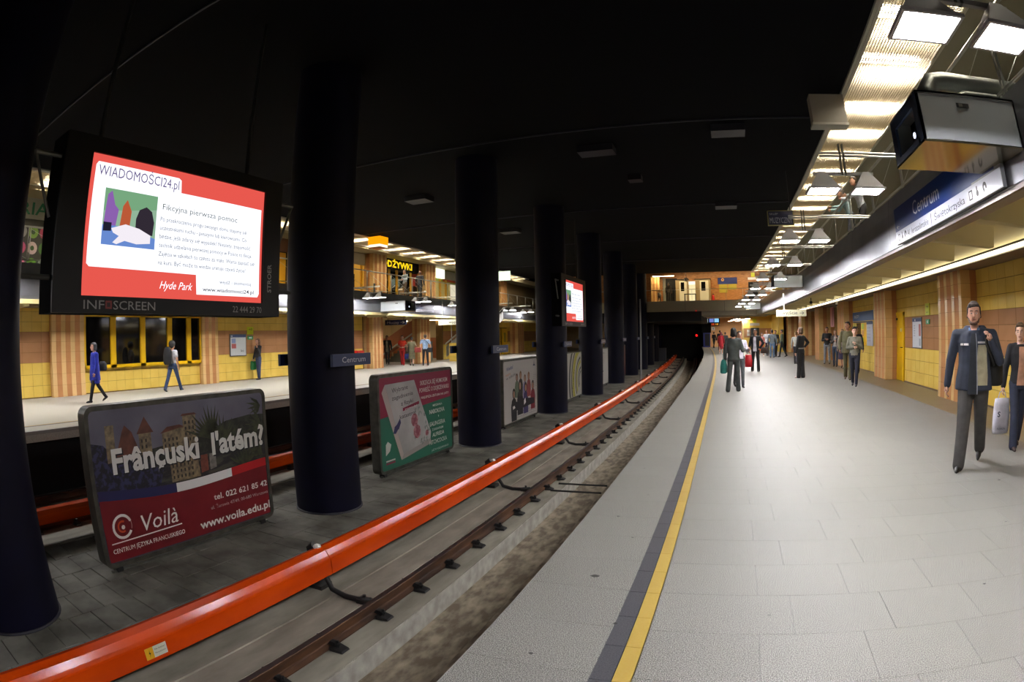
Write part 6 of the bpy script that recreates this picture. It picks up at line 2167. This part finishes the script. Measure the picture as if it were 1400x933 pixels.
gr = person('woman in black cardigan with pale blue scarf drinking, on the far platform', -16.8, 15.6, (-.15, -1), 1.62, top='17151a', hem=.92, bc='35405c', shoes='17171a', hair='7a5030', hs='long', female=True, skin='fair',
            legs=((2, 0, .0), (-2, 2, 0)), arms=(((-.15, .3, -1), (.1, .4, 1)), ((.15, .2, -1), (-.1, .4, -1))))
b = thing('scarf', 'pale blue-grey wrap over the shoulders of the drinking woman', 'scarf', tuple(hp3(gr, .0, 0, 0)), gr.rotation_euler[2])
q = MB()
q.caps((.17, .02, 1.28), (.2, .0, .98), .045, .06, 8)
q.caps((.13, -.08, 1.3), (.17, -.04, 1.0), .04, .05, 8)
put('scarf_cloth', remesh(q, .014, 2), cloth('6c8ea0'), b)
bag('green_bag', 'green shopping bag held by the woman drinking on the far platform', hand(gr, 1) + Vector((0, 0, .05)), .3, .34, .12, '14602c', gr.rotation_euler[2] + pi / 2, .08, flatbag=True)
person('man in dark suit walking towards the camera at the far staircase', -18.6, 27.6, (.45, -.9), 1.7, top='24281f', coat='open', shirt='b9b49c', hem=.8, bc='2a2a26', hair='2a2018', skin='tan', shoes='141414')
rj = person('woman in orange-red overalls standing in front of the far staircase', -17.1, 26.9, (.4, -.9), 1.68, top='d2340c', hem=.95, sleeve='short', bc='a81410', shoes='8a1410', hair='4a1c14', hs='short', female=True, flare=.01,
            arms=(((-.35, .1, -1), (.5, .5, -.2)), ((.35, .1, -1), (-.5, .5, -.2))), skin='fair')
q = MB().loft([(.9, 0, .045, .1, .08), (1.2, 0, .05, .1, .085), (1.28, 0, .05, .09, .07)], 12)
for j in range(len(q.v)):
    q.v[j] = tuple(Vector(q.v[j]) * .96)
put('bib', remesh(q, .015, 2), cloth('a81410'), rj)
bag('black_bag', 'black and blue bag standing low at the side of the woman in overalls', (-16.75, 26.9, .75), .42, .3, .2, '1c2c6a', .4, .1)
gw = person('woman in olive dress seen from behind carrying a red handbag', -16.3, 26.6, (-.45, .9), 1.58, top='7a7355', hem=.9, bottom='skirt', bc='6c664a', hair='1a1410', hs='short', female=True, build=1.12, sleeve='short',
            arms=(((-.4, .1, -1), (-.1, .6, -.6)), ((.4, .1, -1), (.0, .5, -.7))), legs=((8, 2, 0), (-8, 8, 0)))
bag('red_handbag', 'plump red patterned handbag of the woman in olive dress', hp3(gw, .33, .05, 1.08), .42, .26, .2, 'a04038', gw.rotation_euler[2], .1)
bs = person('man in light blue shirt and black trousers seen from behind on the far platform', -15.55, 26.8, (-.35, .94), 1.7, top='a3bfdc', hem=.92, sleeve='short', bc='15151b', hair='5a4838', legs=((2, 0, .12), (-2, 0, .12)), build=1.08,
            arms=(((-.4, .1, -1), (.3, .4, -.8)), ((.35, .05, -1), (.0, .3, -1))))
b = bag('shoulder_bag', 'black shoulder bag hanging from the man in light blue shirt', hp3(bs, .27, .0, 1.1), .3, .26, .13, '15151a', bs.rotation_euler[2], .12)
strap(b, [hp3(bs, .27, .0, 1.0), hp3(bs, .2, -.11, 1.2), hp3(bs, -.05, -.13, 1.42)], '15151a')
# upper galleries and bridge
person('man in striped sweater with backpack walking on the far gallery', -16.2, 27.4, (-.2, 1), 1.62, z=3.66, top='2a2c34', bc='3a3a3c', hair='8a5a48', legs=((16, 2, 0), (-20, 16, 0)), skin='fair')
person('man in pale grey sweater leaning at the far gallery rail', -16.5, 26.3, (-.3, -.9), 1.6, z=3.66, top='9aa3ac', bc='5a4a3c', hair='2a1a14', arms=(((-.2, .3, -1), (.2, 1, -.1)), ((.2, .3, -1), (-.2, 1, -.1))))
person('fair haired person in grey standing on the gallery bridge', -4.4, 45.6, (.2, -.97), 1.55, z=4.02, top='9a9288', bc='6b6a66', hair='c8b49a', hs='bob')
c = person('person in white sitting low at the left end of the gallery bridge', -5.25, 46.2, (.5, -.86), 1.0, z=4.02, top='c8c4bc', bc='4a4a50', hair='2a1c14')
person('person in white and teal shirt leaning on the right gallery railing', 3.75, 15.2, (-1, .1), 1.7, z=3.7, top='9db8bc', bc='3a3a44', hair='2a1e18', lean=18, arms=(((-.2, .6, -.8), (.2, 1, .0)), ((.2, .6, -.8), (-.2, 1, .0))))
person('person in white shirt on the right gallery beside the leaning one', 3.8, 14.0, (-1, -.2), 1.7, z=3.7, top='c8ccd4', bc='2a2a30', hair='3a2a20', lean=14, arms=(((-.2, .6, -.8), (.2, 1, .0)), ((.2, .6, -.8), (-.2, 1, .0))))
for o in COL.objects:
    for k_ in ('_wr', '_sh', '_hc'):
        if k_ in o:
            del o[k_]
# ---------------------------------------------------------------- pieces that stand apart become parts of their own
def far_apart(me):
    """loose islands of a mesh grouped into pieces that stand clear of one another; a list of vertex index sets"""
    n = len(me.vertices)
    par = list(range(n))

    def find(a):
        while par[a] != a:
            par[a] = par[par[a]]
            a = par[a]
        return a
    for e in me.edges:
        a, b = find(e.vertices[0]), find(e.vertices[1])
        if a != b:
            par[a] = b
    isl = {}
    for i in range(n):
        isl.setdefault(find(i), []).append(i)
    isl = list(isl.values())
    if len(isl) < 2 or len(isl) > 400:
        return None
    bb = []
    for s_ in isl:
        cs = [me.vertices[i].co for i in s_]
        bb.append(([min(c[k] for c in cs) for k in range(3)], [max(c[k] for c in cs) for k in range(3)]))
    size = [max(max(h[k] - l[k] for k in range(3)), 1e-4) for l, h in bb]
    gp = list(range(len(isl)))

    def fg(a):
        while gp[a] != a:
            a = gp[a]
        return a
    for i in range(len(isl)):
        for j in range(i + 1, len(isl)):
            gap = sqrt(sum(max(0, bb[i][0][k] - bb[j][1][k], bb[j][0][k] - bb[i][1][k]) ** 2 for k in range(3)))
            if gap < .02 or gap < .1 * max(size[i], size[j]) and gap < .12:
                a, b = fg(i), fg(j)
                if a != b:
                    gp[a] = b
    out = {}
    for i, s_ in enumerate(isl):
        out.setdefault(fg(i), set()).update(s_)
    out = list(out.values())
    return out if 2 <= len(out) <= 80 else None


def sub_mesh(me, keep_):
    idx = {v: k for k, v in enumerate(sorted(keep_))}
    nm = bpy.data.meshes.new(me.name)
    nm.from_pydata([tuple(me.vertices[v].co) for v in sorted(keep_)], [], [tuple(idx[v] for v in p.vertices) for p in me.polygons if p.vertices[0] in idx])
    for m_ in me.materials:
        nm.materials.append(m_)
    if me.polygons and me.polygons[0].use_smooth:
        nm.polygons.foreach_set('use_smooth', [True] * len(nm.polygons))
    return nm


cache = {}
for o in [o for o in COL.objects if o.type == 'MESH' and o.parent and not o.get('kind')]:
    base = o.name.split('.')[0]
    if base in ('lettering', 'body', 'hair', 'wall_tile', 'tile_column', 'flower_bunch', 'rose', 'rosebud') or len(o.data.vertices) > 3000 or o.children:
        continue
    key = o.data.name
    if key not in cache:
        ps = far_apart(o.data)
        cache[key] = [sub_mesh(o.data, p) for p in ps] if ps else None
    ms = cache[key]
    if ms:
        for m_ in ms[1:]:
            c = o.copy()
            c.data = m_
            COL.objects.link(c)
        o.data = ms[0]
